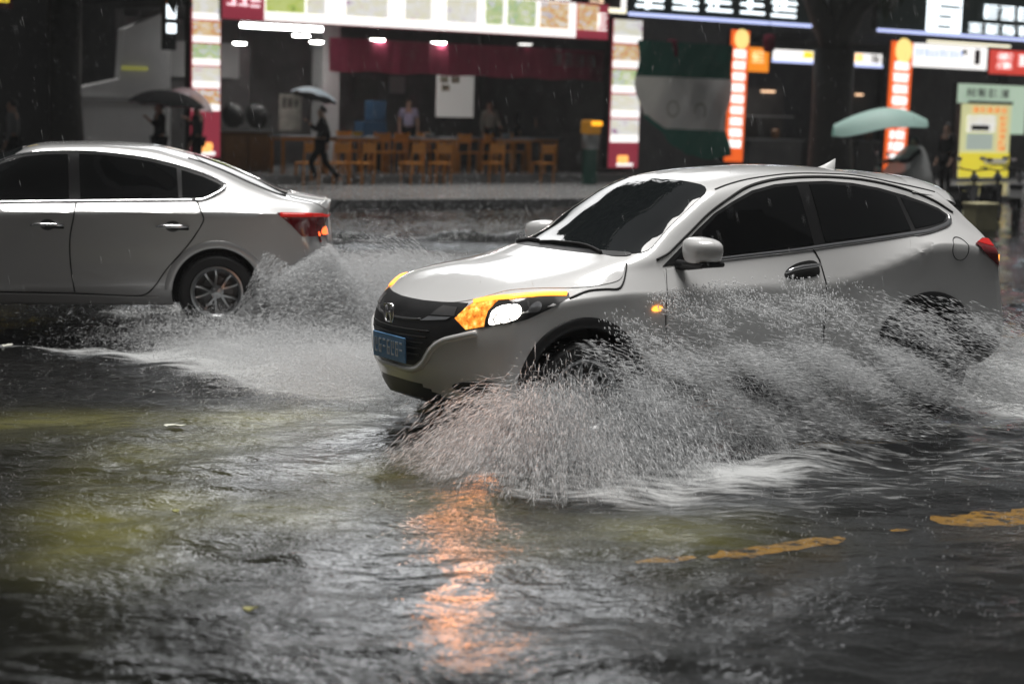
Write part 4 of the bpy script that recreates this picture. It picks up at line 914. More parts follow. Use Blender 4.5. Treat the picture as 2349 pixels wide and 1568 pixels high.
# upright banners
def banner(px0, px1, py0, py1, pxb, label, seed, n):
    u0, z1 = uz(px0, py0, -.6); u1, _ = uz(px1, py0, -.6); _, z0 = uz(pxb, py1, -.6); r, W, H = sign('upright_banner', u0, u1, z0, z1, -.6, .12, M_orange_banner, label, 'orange upright banners')
    r.matrix_world = r.matrix_world @ Matrix.Rotation(R(1.2), 4, 'Y')
    chars(r, n, W * .13, W * .87, H * .10, H * .86, -.04, M_white_lit, seed, True, gap=.14, block=.82)
    mb = MB(); mb.lathe([(0, 0), (W * .36, 0), (W * .36, .02), (0, .02)], 20, Matrix.Translation((W * .55, -.03, H * .93)) @ Matrix.Rotation(PI / 2, 4, 'X')); mb.build('round_badge', lit('gold_badge_lit', (1, .75, .25), 1.1), r); return r
banner(1672, 1716, 66, 372, 1680, 'orange upright banner with white characters beside the hanging sheet', 41, 9)
banner(2040, 2092, 92, 405, 2035, 'orange upright banner with white characters behind the umbrella on the right', 42, 9)
def lightbox(name, px0, py0, px1, py1, back, m, label, group=None):
    u0, z1 = uz(px0, py0, back); u1, z0 = uz(px1, py1, back); z1_, z0_ = max(z0, z1), min(z0, z1); return sign(name, u0, u1, z0_, z1_, back, .15, m, label, group)
r, W, H = lightbox('light_box', 1772, 111, 1868, 143, .3, M_white_lit, 'small white light box with a yellow patch left of the trunk'); plate_on(r, 'edge_tube', 0, W, -.05, .03, -.03, M_blue_edge, .05); plate_on(r, 'yellow_patch', W * .72, W * .93, H * .3, H * .85, -.035, lit('yellow_lit', (1, .75, .05), 1.1), .02); plate_on(r, 'dark_stroke', W * .45, W * .9, H * .3, H * .36, -.04, M_frame, .01)
r, W, H = lightbox('light_box', 1945, 119, 2022, 152, .3, M_white_lit, 'small white light box with orange lettering right of the trunk'); plate_on(r, 'edge_tube', 0, W, -.05, .03, -.03, M_blue_edge, .05); chars(r, 1, W * .12, W * .45, H * .25, H * .9, -.035, lit('orange_letter_lit', (1, .5, .03), 1.2), 43); chars(r, 1, W * .6, W * .95, H * .2, H * .9, -.035, M_frame, 44)
r, W, H = lightbox('menu_light_box', 2090, 97, 2262, 163, .1, M_white_lit, 'large white menu light box with blue columns of writing'); chars(r, 10, W * .03, W * .68, H * .42, H * .80, -.035, mat('blue_ink', (.25, .38, .72), .5, emit=(.45, .6, 1), es=.55), 45, gap=.25); chars(r, 1, W * .64, W * .74, H * .60, H * .84, -.035, M_frame, 46)
mb = MB(); mb.box((W * .86, -.03, H * .55), (W * .07, .03, H * .62), bev=.02); mb.build('dark_bottle_picture', mat('dark_wine', (.05, .015, .02), .4), r)
plate_on(r, 'edge_tube', W * .2, W * 1.3, H + .02, H + .08, -.02, M_yellow_edge, .05)
r, W, H = lightbox('red_sign', 2270, 112, 2420, 178, .1, M_red2, 'red sign with white characters at the right edge'); chars(r, 2, W * .1, W * .34, H * .2, H * .9, -.035, M_white_lit, 47, True); chars(r, 3, W * .40, W * .95, H * .35, H * .85, -.035, M_white_lit, 48)
r, W, H = lightbox('orange_sign', 1713, 106, 1762, 168, .1, lit('orange_sign_lit', (1, .30, .02), .9), 'orange square sign hung beside the first upright banner'); chars(r, 1, W * .15, W * .8, H * .35, H * .85, -.035, lit('pale_orange_lit', (1, .8, .4), 1.2), 49)
# posters
M_pgreen = lit('pale_green_poster_lit', (.62, .80, .62), .55); M_pyel = lit('pale_yellow_poster_lit', (.80, .80, .42), .60); M_yel = lit('yellow_poster_lit', (.95, .80, .06), .60)
r, W, H = lightbox('green_poster', 2197, 190, 2348, 310, -.9, M_pgreen, 'pale green poster board behind the yellow standing poster'); chars(r, 4, W * .1, W * .75, H * .72, H * .92, -.035, mat('grey_ink', (.35, .38, .36), .5), 51); plate_on(r, 'dark_stroke', W * .15, W * .8, H * .60, H * .66, -.035, M_dkgreen, .01)
r, W, H = lightbox('yellow_poster', 2205, 236, 2310, 408, -1.6, M_pyel, 'yellow standing poster with orange heading and pictures')
plate_on(r, 'yellow_panel', .03, W - .03, .03, H * .34, -.034, M_yel, .02); chars(r, 5, W * .2, W * .92, H * .87, H * .96, -.04, lit('orange_ink', (.9, .3, .05), .6), 52)
plate_on(r, 'picture', W * .12, W * .68, H * .62, H * .84, -.034, FOOD['pale'][0], .015); plate_on(r, 'dark_dish', W * .2, W * .55, H * .64, H * .71, -.045, M_frame, .01); plate_on(r, 'picture', W * .12, W * .64, H * .38, H * .60, -.034, mat('grey_green_print', (.45, .52, .47), .5, emit=(.6, .7, .62), es=.45), .015)
chars(r, 6, W * .74, W * .92, H * .36, H * .85, -.04, lit('orange_ink', (.9, .3, .05), .6), 53, True); plate_on(r, 'white_stroke', W * .5, W * .95, H * .2, H * .26, -.05, M_paper, .01); plate_on(r, 'dark_stroke', W * .6, W * .98, H * .165, H * .19, -.05, M_frame, .01)
# far left signs
u0, z1 = uz(378, -30, -.5); u1, _ = uz(405, 0, -.5); _, z0 = uz(390, 115, -.5)
r, W, H = sign('hanging_led_sign', u0, u1, z0, z1, -.5, .15, M_frame, 'narrow hanging sign with white lit cells left of the menu column')
plate_on(r, 'lit_cell', .03, W - .03, H * .50, H * .72, -.035, M_white_lit2, .02); plate_on(r, 'lit_cell', .03, W - .03, H * .27, H * .42, -.035, M_white_lit2, .02); plate_on(r, 'lit_cell', .03, W - .03, H * .74, H * .80, -.035, lit('orange_ink', (.9, .3, .05), .6), .02)
u0, z1 = uz(-60, -40, 3.0); u1, z0 = uz(30, 24, 3.0)
r, W, H = sign('hanging_red_sign', u0, u1, z0, z1, 3.0, .15, mat('dark_red_board', (.09, .006, .01), .4), 'dark red sign with yellow lettering at the top left corner'); chars(r, 2, W * .1, W * .94, H * .25, H * .9, -.035, lit('yellow_lit', (1, .75, .05), 1.1), 54)

# --- inside the restaurant
def ceiling_lamp(px, py, back, rr, label, m=M_downlight):
    u, z = uz(px, py, back); r = fempty('ceiling_lamp', u, back, z); tag(r, label, 'lamp', 'round lamps under the restaurant ceiling')
    mb = MB(); mb.lathe([(rr, -.03), (rr * .98, .0), (.0, .005)], 20); mb.lathe([(.0, -.045), (rr * .8, -.04), (rr, -.03)], 20); mb.build('diffuser', m, r)
    mb = MB(); mb.lathe([(rr + .015, -.01), (rr + .02, .04), (0, .05)], 20); mb.tube([(0, 0, .04), (0, 0, max(.08, 3.6 - z))], .012, 6); mb.build('housing', M_frame, r)
M_dimlamp = lit('dim_ceiling_lamp_lit', (1, .98, .94), 2)
for a in ((550, 98, 2.0, .14, 'flat round lamp lowest and furthest left under the ceiling'), (691, 80, 1.2, .19, 'largest bright round lamp just under the tube light'), (726, 95, 2.4, .15, 'round lamp just right of and below the largest lamp'), (865, 90, 1.0, .17, 'bright round lamp above the left end of the maroon valance'), (1006, 97, 1.0, .17, 'bright round lamp above the middle of the maroon valance')): ceiling_lamp(*a)
ceiling_lamp(1205, 100, 1.0, .17, 'dim round lamp above the right part of the maroon valance', M_dimlamp)
u0, z = uz(553, 58, .6); u1, _ = uz(738, 70, .6); r = fempty('tube_light', u0, .6, z); tag(r, 'long white tube light under the fascia at the left', 'lamp')
mb = MB(); mb.tube([(0, 0, 0), (u1 - u0, 0, 0)], .05, 10); mb.build('tube', M_tube, r); mb = MB(); mb.box(((u1 - u0) / 2, .0, .075), (u1 - u0, .09, .05)); mb.build('bracket', M_frame, r)
u0, zt = uz(757, 86, .9); u1, zb = uz(1392, 176, .9); zb = uz(757, 163, .9)[1]
vm = fempty('valance', u0, .9, zb); tag(vm, 'long maroon cloth valance hung across the restaurant opening', 'valance')
xs_ = np.linspace(0, u1 - u0, 90); vs = []; H = zt - zb
for i, x in enumerate(xs_):
    for k in range(6): vs.append((x, .03 * math.sin(x * 9) * (1 - k / 6) + .015 * math.sin(x * 23), H * k / 5 - (.02 * math.sin(x * 4.2) if k == 0 else 0)))
vs2 = [(a, b + .012, c) for a, b, c in vs]; n = len(vs); fs = [(i * 6 + k, i * 6 + 6 + k, i * 6 + 7 + k, i * 6 + k + 1) for i in range(89) for k in range(5)]; fs2 = [tuple(q + n for q in f[::-1]) for f in fs]
link('cloth', mesh(vs + vs2, fs + fs2), M_maroon, vm, True)
chars(vm, 4, (u1 - u0) * .78, (u1 - u0) * .95, H * .42, H * .85, -.05, mat('greyish_pink_print', (.45, .30, .33), .6), 61)
M_curtain = mat('faded_print', (.42, .40, .30), .6)
def poster(px0, py0, px1, py1, back, m, label):
    u0, z1 = uz(px0, py0, back); u1, z0 = uz(px1, py1, back); r = fempty('poster', u0, back, z0); tag(r, label, 'poster', 'posters on the restaurant wall'); plate_on(r, 'sheet', 0, u1 - u0, 0, z1 - z0, 0, m, .02); return r, u1 - u0, z1 - z0
r, W, H = poster(1002, 172, 1085, 270, 2.6, M_paper, 'large white poster hanging below the maroon valance')
for x, z_ in ((.08, .82), (.38, .82), (.12, .62)): plate_on(r, 'picture', W * x, W * (x + .22), H * z_, H * (z_ + .15), -.016, M_curtain, .01)
plate_on(r, 'dark_border', 0, W, -.05, -.01, 0, M_frame, .03)
for k, (a, b, c, d, bk, m, lb) in enumerate(((640, 215, 690, 300, 4.1, 'pale_menu_board', 'dim pale menu board on the partition above the counter'), (1140, 180, 1185, 225, 5.7, 'grey_menu_board', 'dim grey board on the back wall right of the white poster'), (1205, 195, 1238, 262, 5.5, 'brown_menu_board', 'dim brownish board on the back wall left of the neon tubes'), (1310, 185, 1365, 240, 5.2, 'grey_green_board', 'dim grey green board at the right end of the back wall'))):
    r, W, H = poster(a, b, c, d, bk, mat(m, ((.30, .29, .26), (.22, .22, .23), (.24, .18, .13), (.18, .22, .20))[k], .6, var=(5, .6)), lb); chars(r, 3, W * .1, W * .9, H * .6, H * .9, -.016, M_frame, 70 + k)
poster(893, 175, 928, 215, 5.8, M_greywall, 'small grey sheet on the back wall left of the white poster'); poster(815, 180, 868, 235, 5.8, mat('greyish_print', (.13, .14, .13), .6), 'dim grey sheet on the back wall above the blue crate'); poster(1245, 175, 1290, 250, 5.6, mat('greyish_print2', (.16, .16, .16), .6), 'dim grey sheet on the back wall near the right column')
for k, (px, py) in enumerate(((1283, 178), (1290, 190))):
    u, z = uz(px, py, 5.0); r = fempty('neon_tube', u, 5.0, z); tag(r, ('upper' if k == 0 else 'lower') + ' short pink neon tube at the back of the restaurant', 'lamp', 'pink neon tubes'); mb = MB(); mb.tube([(-.2, 0, 0), (.2, 0, 0)], .02, 8); mb.build('tube', lit('pink_neon_lit', (1, .1, .3), 1.2), r)
# ------------------------------------------------------------------ people, umbrellas, furniture, trees, scooters
M_skin = mat('skin', (.42, .27, .20), .5); M_hair = mat('black_hair', (.012, .011, .010), .5); M_shoe = mat('dark_shoe', (.02, .02, .02), .5); M_lshoe = mat('pale_shoe', (.5, .5, .48), .5)
def cloth(n, c): return mat(n, c, .85, spec=.08, bump=(40, .3, .004))
def skin_mesh(name, joints, edges, root, m, parent, sub=1, decimals=None):
    """one continuous surface grown over a chain of joints (position, radius)"""
    keys = list(joints); me = bpy.data.meshes.new(name); me.from_pydata([joints[k][0] for k in keys], [(keys.index(a), keys.index(b)) for a, b in edges], [])
    o = bpy.data.objects.new('tmp', me); COL.objects.link(o)
    md = o.modifiers.new('s', 'SKIN'); md.use_smooth_shade = True
    sv = me.skin_vertices[0].data
    for i, k in enumerate(keys):
        r = joints[k][1]; r = r if isinstance(r, tuple) else (r, r); sv[i].radius = r; sv[i].use_root = (k == root)
    s2 = o.modifiers.new('u', 'SUBSURF'); s2.levels = sub; s2.render_levels = sub
    bpy.context.view_layer.update(); new = bpy.data.meshes.new_from_object(o.evaluated_get(bpy.context.evaluated_depsgraph_get()))
    bpy.data.objects.remove(o); bpy.data.meshes.remove(me)
    if m is not None: new.materials.clear()
    return link(name, new, m, parent, True)
def person(root, pose, shirt, trousers, shoes=M_shoe, hair=M_hair, long_sleeve=True, skirt=False):
    """pose: joint -> point (metres, facing -y, left is +x); standing height about 1.68"""
    J = dict(pel=(0, 0, .93), sp=(0, .01, 1.08), ch=(0, .01, 1.27), nk=(0, .01, 1.43), hd=(0, -.01, 1.50), tp=(0, .0, 1.62))
    for s, sg in (('l', 1), ('r', -1)):
        J.update({'sh' + s: (sg * .17, .01, 1.37), 'el' + s: (sg * .23, .03, 1.09), 'wr' + s: (sg * .22, -.06, .86), 'hp' + s: (sg * .09, 0, .90), 'kn' + s: (sg * .10, -.01, .49), 'an' + s: (sg * .10, .03, .08), 'to' + s: (sg * .11, -.14, .03)})
    J.update(pose); V = {k: Vector(v) for k, v in J.items()}
    rad = dict(pel=(.13, .10), sp=(.12, .09), ch=(.145, .10), nk=.052, hd=(.070, .082), tp=(.060, .072))
    for s in 'lr': rad.update({'sh' + s: .056, 'el' + s: .040, 'wr' + s: .028, 'hp' + s: .085, 'kn' + s: .058, 'an' + s: .038, 'to' + s: .034})
    E = [('pel', 'sp'), ('sp', 'ch'), ('ch', 'nk'), ('nk', 'hd'), ('hd', 'tp')]
    P = {k: (V[k], rad[k]) for k in V}
    for s, sg in (('l', 1), ('r', -1)):
        E += [('ch', 'sh' + s), ('sh' + s, 'el' + s), ('el' + s, 'wr' + s), ('pel', 'hp' + s), ('hp' + s, 'kn' + s), ('kn' + s, 'an' + s), ('an' + s, 'to' + s)]
        d = (V['wr' + s] - V['el' + s]).normalized(); side = d.cross(Vector((0, 1, 0))); side = (side.normalized() if side.length > .1 else Vector((1, 0, 0))); nrm = side.cross(d).normalized()
        pm = V['wr' + s] + d * .055; P['pm' + s] = (pm, (.034, .018)); E.append(('wr' + s, 'pm' + s))
        for f, (off, ln) in enumerate(((-.030, .062), (-.010, .075), (.010, .072), (.028, .055))):
            a = pm + side * off + d * .04; b = a + d * ln * .55 - nrm * .008; c = b + d * ln * .4 - nrm * .022
            P['f%d%s' % (f, s)] = (a, .009); P['g%d%s' % (f, s)] = (b, .0085); P['h%d%s' % (f, s)] = (c, .007); E += [('pm' + s, 'f%d%s' % (f, s)), ('f%d%s' % (f, s), 'g%d%s' % (f, s)), ('g%d%s' % (f, s), 'h%d%s' % (f, s))]
        a = V['wr' + s] + d * .03 + side * .038; b = a + d * .035 + side * .018 - nrm * .01; P['t0' + s] = (a, .011); P['t1' + s] = (b, .009); E += [('wr' + s, 't0' + s), ('t0' + s, 't1' + s)]
    hd = V['hd']; up = (V['tp'] - hd).normalized(); fw = Vector((0, -1, 0)); fw = (fw - up * fw.dot(up)).normalized(); fw = Matrix.Rotation(pose.get('_turn', 0) if False else 0, 3, up) @ fw
    P['nose'] = (hd + fw * .088 + up * .035, .012); E.append(('hd', 'nose'))
    b = skin_mesh('body', P, E, 'pel', M_skin, root, 1)
    rt = fw.cross(up)
    fe = MB()
    for sgn in (1, -1):
        fe.lathe([(0, -.008), (.010, -.004), (.012, 0), (.010, .004), (0, .008)], 8, Matrix.Translation(hd + fw * .076 + up * .062 + rt * .032 * sgn)); 
    fe.build('eyes', M_hair, root)
    mo = MB(); mo.tube([hd + fw * .080 - rt * .024 - up * .005, hd + fw * .088 - up * .006, hd + fw * .080 + rt * .024 - up * .005], .006, 6); mo.build('mouth', mat('lips', (.30, .11, .10), .5), root)
    for sgn in (1, -1):
        er = MB(); er.box(hd + rt * .078 * sgn + up * .045, (.014, .03, .055), bev=.006); er.build('ear', M_skin, root)
    # hair: a cap over the back and top of the head
    hv = []; hf = []; n, k = 14, 8; ax = hd + up * .062
    for i in range(k + 1):
        a = PI * .60 * i / k
        for j in range(n):
            t = 2 * PI * j / n; q = up * math.cos(a) * .098 + (rt * math.cos(t) * .088 + fw * math.sin(t) * .100) * math.sin(a)
            if math.sin(t) > .2 and a > PI * .30: q = up * math.cos(PI * .30) * .098 + (rt * math.cos(t) * .088 + fw * math.sin(t) * .100) * math.sin(PI * .30) * .98
            hv.append(ax - fw * .012 + q)
    for i in range(k):
        for j in range(n): hf.append((i * n + j, i * n + (j + 1) % n, (i + 1) * n + (j + 1) % n, (i + 1) * n + j))
    link('hair', mesh(hv, hf), hair, root, True)
    # clothes
    S = {'pel': (V['pel'] - Vector((0, 0, .02)), (.150, .118)), 'sp': (V['sp'], (.140, .108)), 'ch': (V['ch'], (.165, .120)), 'nb': (V['nk'] - Vector((0, 0, .045)), .072)}; E2 = [('pel', 'sp'), ('sp', 'ch'), ('ch', 'nb')]
    for s in 'lr':
        S['sh' + s] = (V['sh' + s], .072); S['el' + s] = (V['el' + s] if long_sleeve else V['sh' + s].lerp(V['el' + s], .7), .055); E2 += [('ch', 'sh' + s), ('sh' + s, 'el' + s)]
        if long_sleeve: S['wr' + s] = (V['el' + s].lerp(V['wr' + s], .9), .040); E2.append(('el' + s, 'wr' + s))
    skin_mesh('shirt', S, E2, 'pel', shirt, root, 1)
    Tq = {'pel': (V['pel'] + Vector((0, 0, .01)), (.142, .112))}; E3 = []
    for s in 'lr':
        Tq['hp' + s] = (V['hp' + s], .100); Tq['kn' + s] = (V['kn' + s], .072); Tq['an' + s] = (V['kn' + s].lerp(V['an' + s], .9), .055); E3 += [('pel', 'hp' + s), ('hp' + s, 'kn' + s), ('kn' + s, 'an' + s)]
    skin_mesh('trousers', Tq, E3, 'pel', trousers, root, 1)
    for s in 'lr':
        a, c = V['an' + s], V['to' + s]; skin_mesh('shoe', {'h': (a - (c - a).normalized() * .03 - Vector((0, 0, .035)), .045), 'm': (a.lerp(c, .5) - Vector((0, 0, .01)), .045), 't': (c, .038)}, [('h', 'm'), ('m', 't')], 'h', shoes, root, 1)
    return root
def world_empty(name, x, y, z, rz):
    o = empty(name); o.location = (x, y, z); o.rotation_euler = (0, 0, rz); return o
def umbrella(x, y, ztop, rad, drop, m, label, tilt=(0, 0), shaft=.95, under=None):
    r = empty('umbrella'); r.location = (x, y, ztop); r.rotation_euler = (tilt[0], tilt[1], .3); tag(r, label, 'umbrella', 'open umbrellas')
    n, k = 8, 7; vs = []; fs = []
    for i in range(k + 1):
        u = i / k
        for j in range(n * 3):
            t = 2 * PI * j / (n * 3); sc_ = 1 - .10 * u * (math.sin(1.5 * PI * (j % 3) / 3) if j % 3 else 0); sag = .03 * u * u * (1 if j % 3 else 0)
            vs.append((rad * math.sin(u * 1.15) / math.sin(1.15) * math.cos(t) * sc_, rad * math.sin(u * 1.15) / math.sin(1.15) * math.sin(t) * sc_, -drop * (1 - math.cos(u * 1.3)) / (1 - math.cos(1.3)) + sag))
    N = n * 3
    for i in range(k):
        for j in range(N): fs.append((i * N + j, i * N + (j + 1) % N, (i + 1) * N + (j + 1) % N, (i + 1) * N + j))
    c = link('canopy', mesh(vs, fs), m, r, True)
    if under:
        v2 = [(a * .985, b * .985, z - .012) for a, b, z in vs]; link('lining', mesh(v2, [f[::-1] for f in fs]), under, r, True)
    for j in range(n):
        t = 2 * PI * j / n; mb = MB(); mb.tube([(rad * math.sin(u * 1.15) / math.sin(1.15) * math.cos(t), rad * math.sin(u * 1.15) / math.sin(1.15) * math.sin(t), -drop * (1 - math.cos(u * 1.3)) / (1 - math.cos(1.3)) - .012) for u in (0, .3, .6, .85, 1.0)], .005, 5); mb.build('rib', M_frame, r)
    mb = MB(); mb.tube([(0, 0, .06), (0, 0, -shaft)], .009, 8); mb.build('shaft', M_frame, r)
    mb = MB(); mb.tube([(0, 0, -shaft), (0, 0, -shaft - .07), (.02, 0, -shaft - .1), (.045, 0, -shaft - .09)], .016, 8); mb.build('handle', M_trim, r)
    return r
PZ = .135
M_blk = cloth('black_cloth', (.015, .015, .016)); M_dgrey = cloth('dark_grey_cloth', (.04, .04, .042)); M_jean = cloth('dark_blue_denim', (.03, .035, .05))
HOLD_L = dict(ell=(.27, -.10, 1.16), wrl=(.16, -.24, 1.30)); HOLD_R = dict(elr=(-.27, -.10, 1.16), wrr=(-.16, -.24, 1.30))
# walker under the blue and white umbrella, striding left
p = at(738, 300, 37.6); w_ = world_empty('person', p.x, 37.6, PZ, R(-80)); tag(w_, 'person in dark clothes striding left under the blue and white umbrella', 'person')
person(w_, dict(**HOLD_R, knl=(.10, -.22, .52), anl=(.10, -.10, .14), tol=(.10, -.26, .06), knr=(-.10, .10, .50), anr=(-.10, .42, .16), tor=(-.10, .34, .03), ell=(.24, .12, 1.10), wrl=(.22, .10, .88)), M_blk, M_blk, M_lshoe)
q = at(724, 203, 37.4); M_umbw = thin('blue_white_umbrella', (.75, .86, .95), .6); umbrella(q.x, 37.4, q.z, .47, .20, M_umbw, 'small blue and white umbrella held over the striding person', (R(-6), R(14)), .62, M_trim)
# group at the left
p = at(365, 300, 36.4); w_ = world_empty('person', p.x, 36.4, PZ, R(-60)); tag(w_, 'person in black standing under the large black umbrella', 'person'); person(w_, dict(HOLD_L), M_blk, M_blk)
q = at(385, 207, 36.2); umbrella(q.x, 36.2, q.z, .74, .30, M_blk, 'large black umbrella with a maroon lining at the left', (R(2), R(4)), .75, M_maroon)
p = at(452, 300, 36.9); w_ = world_empty('person', p.x, 36.9, PZ, R(-100)); tag(w_, 'person in dark grey standing under the clear pinkish umbrella', 'person'); person(w_, dict(HOLD_R), M_dgrey, M_blk)
q = at(440, 204, 36.8); umbrella(q.x, 36.8, q.z, .53, .36, thin('clear_pink_umbrella', (.75, .58, .62), .5, .3, .35), 'clear pinkish umbrella in front of the left menu column', (R(0), R(16)), .7)
p = at(245, 300, 39.5); w_ = world_empty('person', p.x, 39.5, PZ, R(-40)); tag(w_, 'person in dark clothes standing under the purple umbrella', 'person'); person(w_, dict(HOLD_L), M_dgrey, M_jean)
q = at(240, 206, 39.4); umbrella(q.x, 39.4, q.z, .36, .26, thin('purple_umbrella', (.30, .26, .62), .5), 'small purple umbrella left of the large black one', (R(0), R(22)), .62)
p = at(28, 300, 33.5); w_ = world_empty('person', p.x, 33.5, PZ, R(-90)); tag(w_, 'person in a grey top at the left edge behind the silver car', 'person'); person(w_, {}, cloth('grey_cloth', (.22, .22, .22)), M_blk)
for k, (px, back, m, lb) in enumerate(((937, 3.4, cloth('lilac_shirt', (.42, .40, .55)), 'person in a lilac shirt standing in the restaurant left of the white poster'), (1122, 3.0, cloth('beige_shirt', (.40, .38, .33)), 'person in a beige top standing in the restaurant right of the white poster'), (1242, 3.6, cloth('pink_grey_shirt', (.34, .22, .24)), 'person in a pinkish top standing near the right menu column'), (1190, 4.4, M_dgrey, 'person in dark grey standing at the back of the restaurant'), (1330, 2.6, M_blk, 'person in black standing behind the pillar bin'))):
    u, _ = uz(px, 300, back); w_ = fempty('person', u, back, FZ, R(-30 + 25 * k)); tag(w_, lb, 'person'); person(w_, dict(wrl=(.20, -.22, 1.02), ell=(.25, -.02, 1.10)) if k % 2 else {}, m, M_blk, long_sleeve=(k % 2 == 1))
# rider in a grey cape on a scooter under a long pale canopy
M_cape = thin('clear_grey_rain_cape', (.62, .63, .63), .5, .25, .30); M_canopy = thin('pale_teal_canopy', (.60, .80, .75), .5)
sp = at(2065, 330, 36.0)
def scooter(x, y, z, rz, m, label, screen=True):
    r = world_empty('scooter', x, y, z, rz); tag(r, label, 'scooter', 'parked scooters')
    for yy in (-.62, .58):
        wl = empty('wheel'); wl.parent = r; wl.location = (0, yy, .23); wl.rotation_euler = (0, PI / 2, 0)
        t = MB(); t.lathe([(.15, -.035), (.20, -.05), (.225, -.03), (.23, 0), (.225, .03), (.20, .05), (.15, .035)], 24, cap=False); t.build('tyre', M_rubber, wl, auto=40)
        t = MB(); t.lathe([(.155, -.03), (.14, -.02), (.03, -.03), (.03, .03), (.14, .02), (.155, .03)], 20); t.build('rim', M_alloy, wl, auto=40)
    b = MB(); b.prism([(-.40, .30), (-.30, .33), (.15, .28), (.30, .42), (.42, .72), (.36, .74), (.16, .44), (-.02, .40), (-.12, .46), (-.18, .62), (-.72, .66), (-.78, .50), (-.62, .42)], -.11, .11, Matrix(((0, 1, 0), (-1, 0, 0), (0, 0, 1))).to_4x4()); b.build('body', m, r)
    s = MB(); s.box((0, .42, .70), (.25, .62, .10), bev=.04); s.build('seat', M_trim, r)
    f = MB(); f.tube([(0, -.62, .23), (0, -.50, .55), (0, -.38, .98)], .03, 8); f.build('fork', M_frame, r)
    h = MB(); h.tube([(-.32, -.30, 1.03), (-.15, -.38, 1.0), (0, -.38, .98), (.15, -.38, 1.0), (.32, -.30, 1.03)], .014, 8); h.build('handlebar', M_frame, r)
    l = MB(); l.lathe([(0, 0), (.07, 0), (.08, .03), (.05, .10), (0, .11)], 14, Matrix.Translation((0, -.47, .86)) @ Matrix.Rotation(-PI / 2, 4, 'X')); l.build('headlight', M_alloy, r)
    for sg in (1, -1):
        k = MB(); k.tube([(sg * .22, -.34, 1.02), (sg * .27, -.36, 1.16)], .006, 6); k.box((sg * .28, -.36, 1.19), (.11, .02, .07), bev=.01); k.build('mirror', M_chrome, r)
    return r
sr = scooter(sp.x, 36.0, .0, R(-80), M_dgrey, 'scooter ridden by the person in the grey rain cape'); sr['group'] = 'ridden scooter'
del sr['group']
pr = world_empty('person', sp.x, 36.0, .0, R(-80)); tag(pr, 'person in a clear grey rain cape riding under the long pale canopy', 'person')
sit = dict(pel=(0, .35, .80), sp=(0, .36, .95), ch=(0, .33, 1.14), nk=(0, .31, 1.30), hd=(0, .28, 1.37), tp=(0, .29, 1.49), shl=(.17, .32, 1.24), shr=(-.17, .32, 1.24), ell=(.25, .08, 1.06), elr=(-.25, .08, 1.06), wrl=(.28, -.16, 1.05), wrr=(-.28, -.16, 1.05), hpl=(.09, .33, .79), hpr=(-.09, .33, .79), knl=(.12, -.08, .72), knr=(-.12, -.08, .72), anl=(.11, -.05, .36), anr=(-.11, -.05, .36), tol=(.11, -.22, .31), tor=(-.11, -.22, .31))
person(pr, sit, M_dgrey, M_blk)
cv = []; cf = []; n, k = 20, 10
for i in range(k + 1):
    u = i / k
    for j in range(n): t = 2 * PI * j / n; rr = .11 + .36 * u ** .8; cv.append((rr * math.cos(t) * (1 + .06 * math.sin(5 * t) * u), .30 - .16 * u + rr * math.sin(t) * 1.25 * (1 + .05 * math.cos(7 * t) * u), 1.36 - .74 * u ** 1.15 + .03 * math.sin(4 * t) * u))
for i in range(k):
    for j in range(n): cf.append((i * n + j, i * n + (j + 1) % n, (i + 1) * n + (j + 1) % n, (i + 1) * n + j))
link('rain_cape', mesh(cv, cf), M_cape, pr, True)
q0 = at(1912, 300, 36); q1 = at(2030, 247, 36); q2 = at(2126, 274, 36); cr = empty('scooter_canopy'); cr.location = (q1.x, 36, q1.z); tag(cr, 'long pale teal rain canopy fixed over the scooter rider', 'canopy')
pts = [Vector((q0.x - q1.x, 0, q0.z - q1.z + .12)), Vector(((q0.x - q1.x) * .55, 0, (q0.z - q1.z) * .30)), Vector((0, 0, 0)), Vector(((q2.x - q1.x) * .55, 0, (q2.z - q1.z) * .25)), Vector((q2.x - q1.x, 0, q2.z - q1.z))]
cl = catmull([(v.x, v.z) for v in pts], 7); vs = []; fs = []; nn = 11
for i, (x, z) in enumerate(cl):
    u = i / (len(cl) - 1); wd = .52 * math.sin(PI * (.05 + .90 * u)) ** .6
    for j in range(nn): v = -1 + 2 * j / (nn - 1); vs.append((x, v * wd, z - .46 * v * v * (1 - .35 * u) * (wd / .52) ** .7))
fs = [(i * nn + j, i * nn + j + 1, (i + 1) * nn + j + 1, (i + 1) * nn + j) for i in range(len(cl) - 1) for j in range(nn - 1)]
n = len(vs); link('fabric', mesh(vs + [(a, b, c - .012) for a, b, c in vs], fs + [tuple(q + n for q in f[::-1]) for f in fs]), M_canopy, cr, True)
for x0 in (.25, -.45): mb = MB(); mb.tube([(x0, 0, -.03), (x0 * .7 + .05, 0, -.6), (.05 + x0 * .3, 0, -1.0)], .010, 6); mb.build('pole', M_frame, cr)
w2 = at(2172, 330, 40.5); w_ = world_empty('person', w2.x, 40.5, PZ, R(-60)); tag(w_, 'person in black standing between the canopy and the yellow poster', 'person'); person(w_, {}, M_blk, M_blk)
for k, (px, m, lb) in enumerate(((2215, M_dgrey, 'parked scooter nearest the tail of the white car'), (2275, M_blk, 'parked scooter in the middle of the row below the yellow poster'), (2332, mat('silver_scooter_paint', (.3, .3, .3), .3, .3), 'silver parked scooter at the right edge below the posters'))):
    q = at(px, 480, 33.0 + k * .7); scooter(q.x, 33.0 + k * .7, 0, R(150 + 6 * k), m, lb)
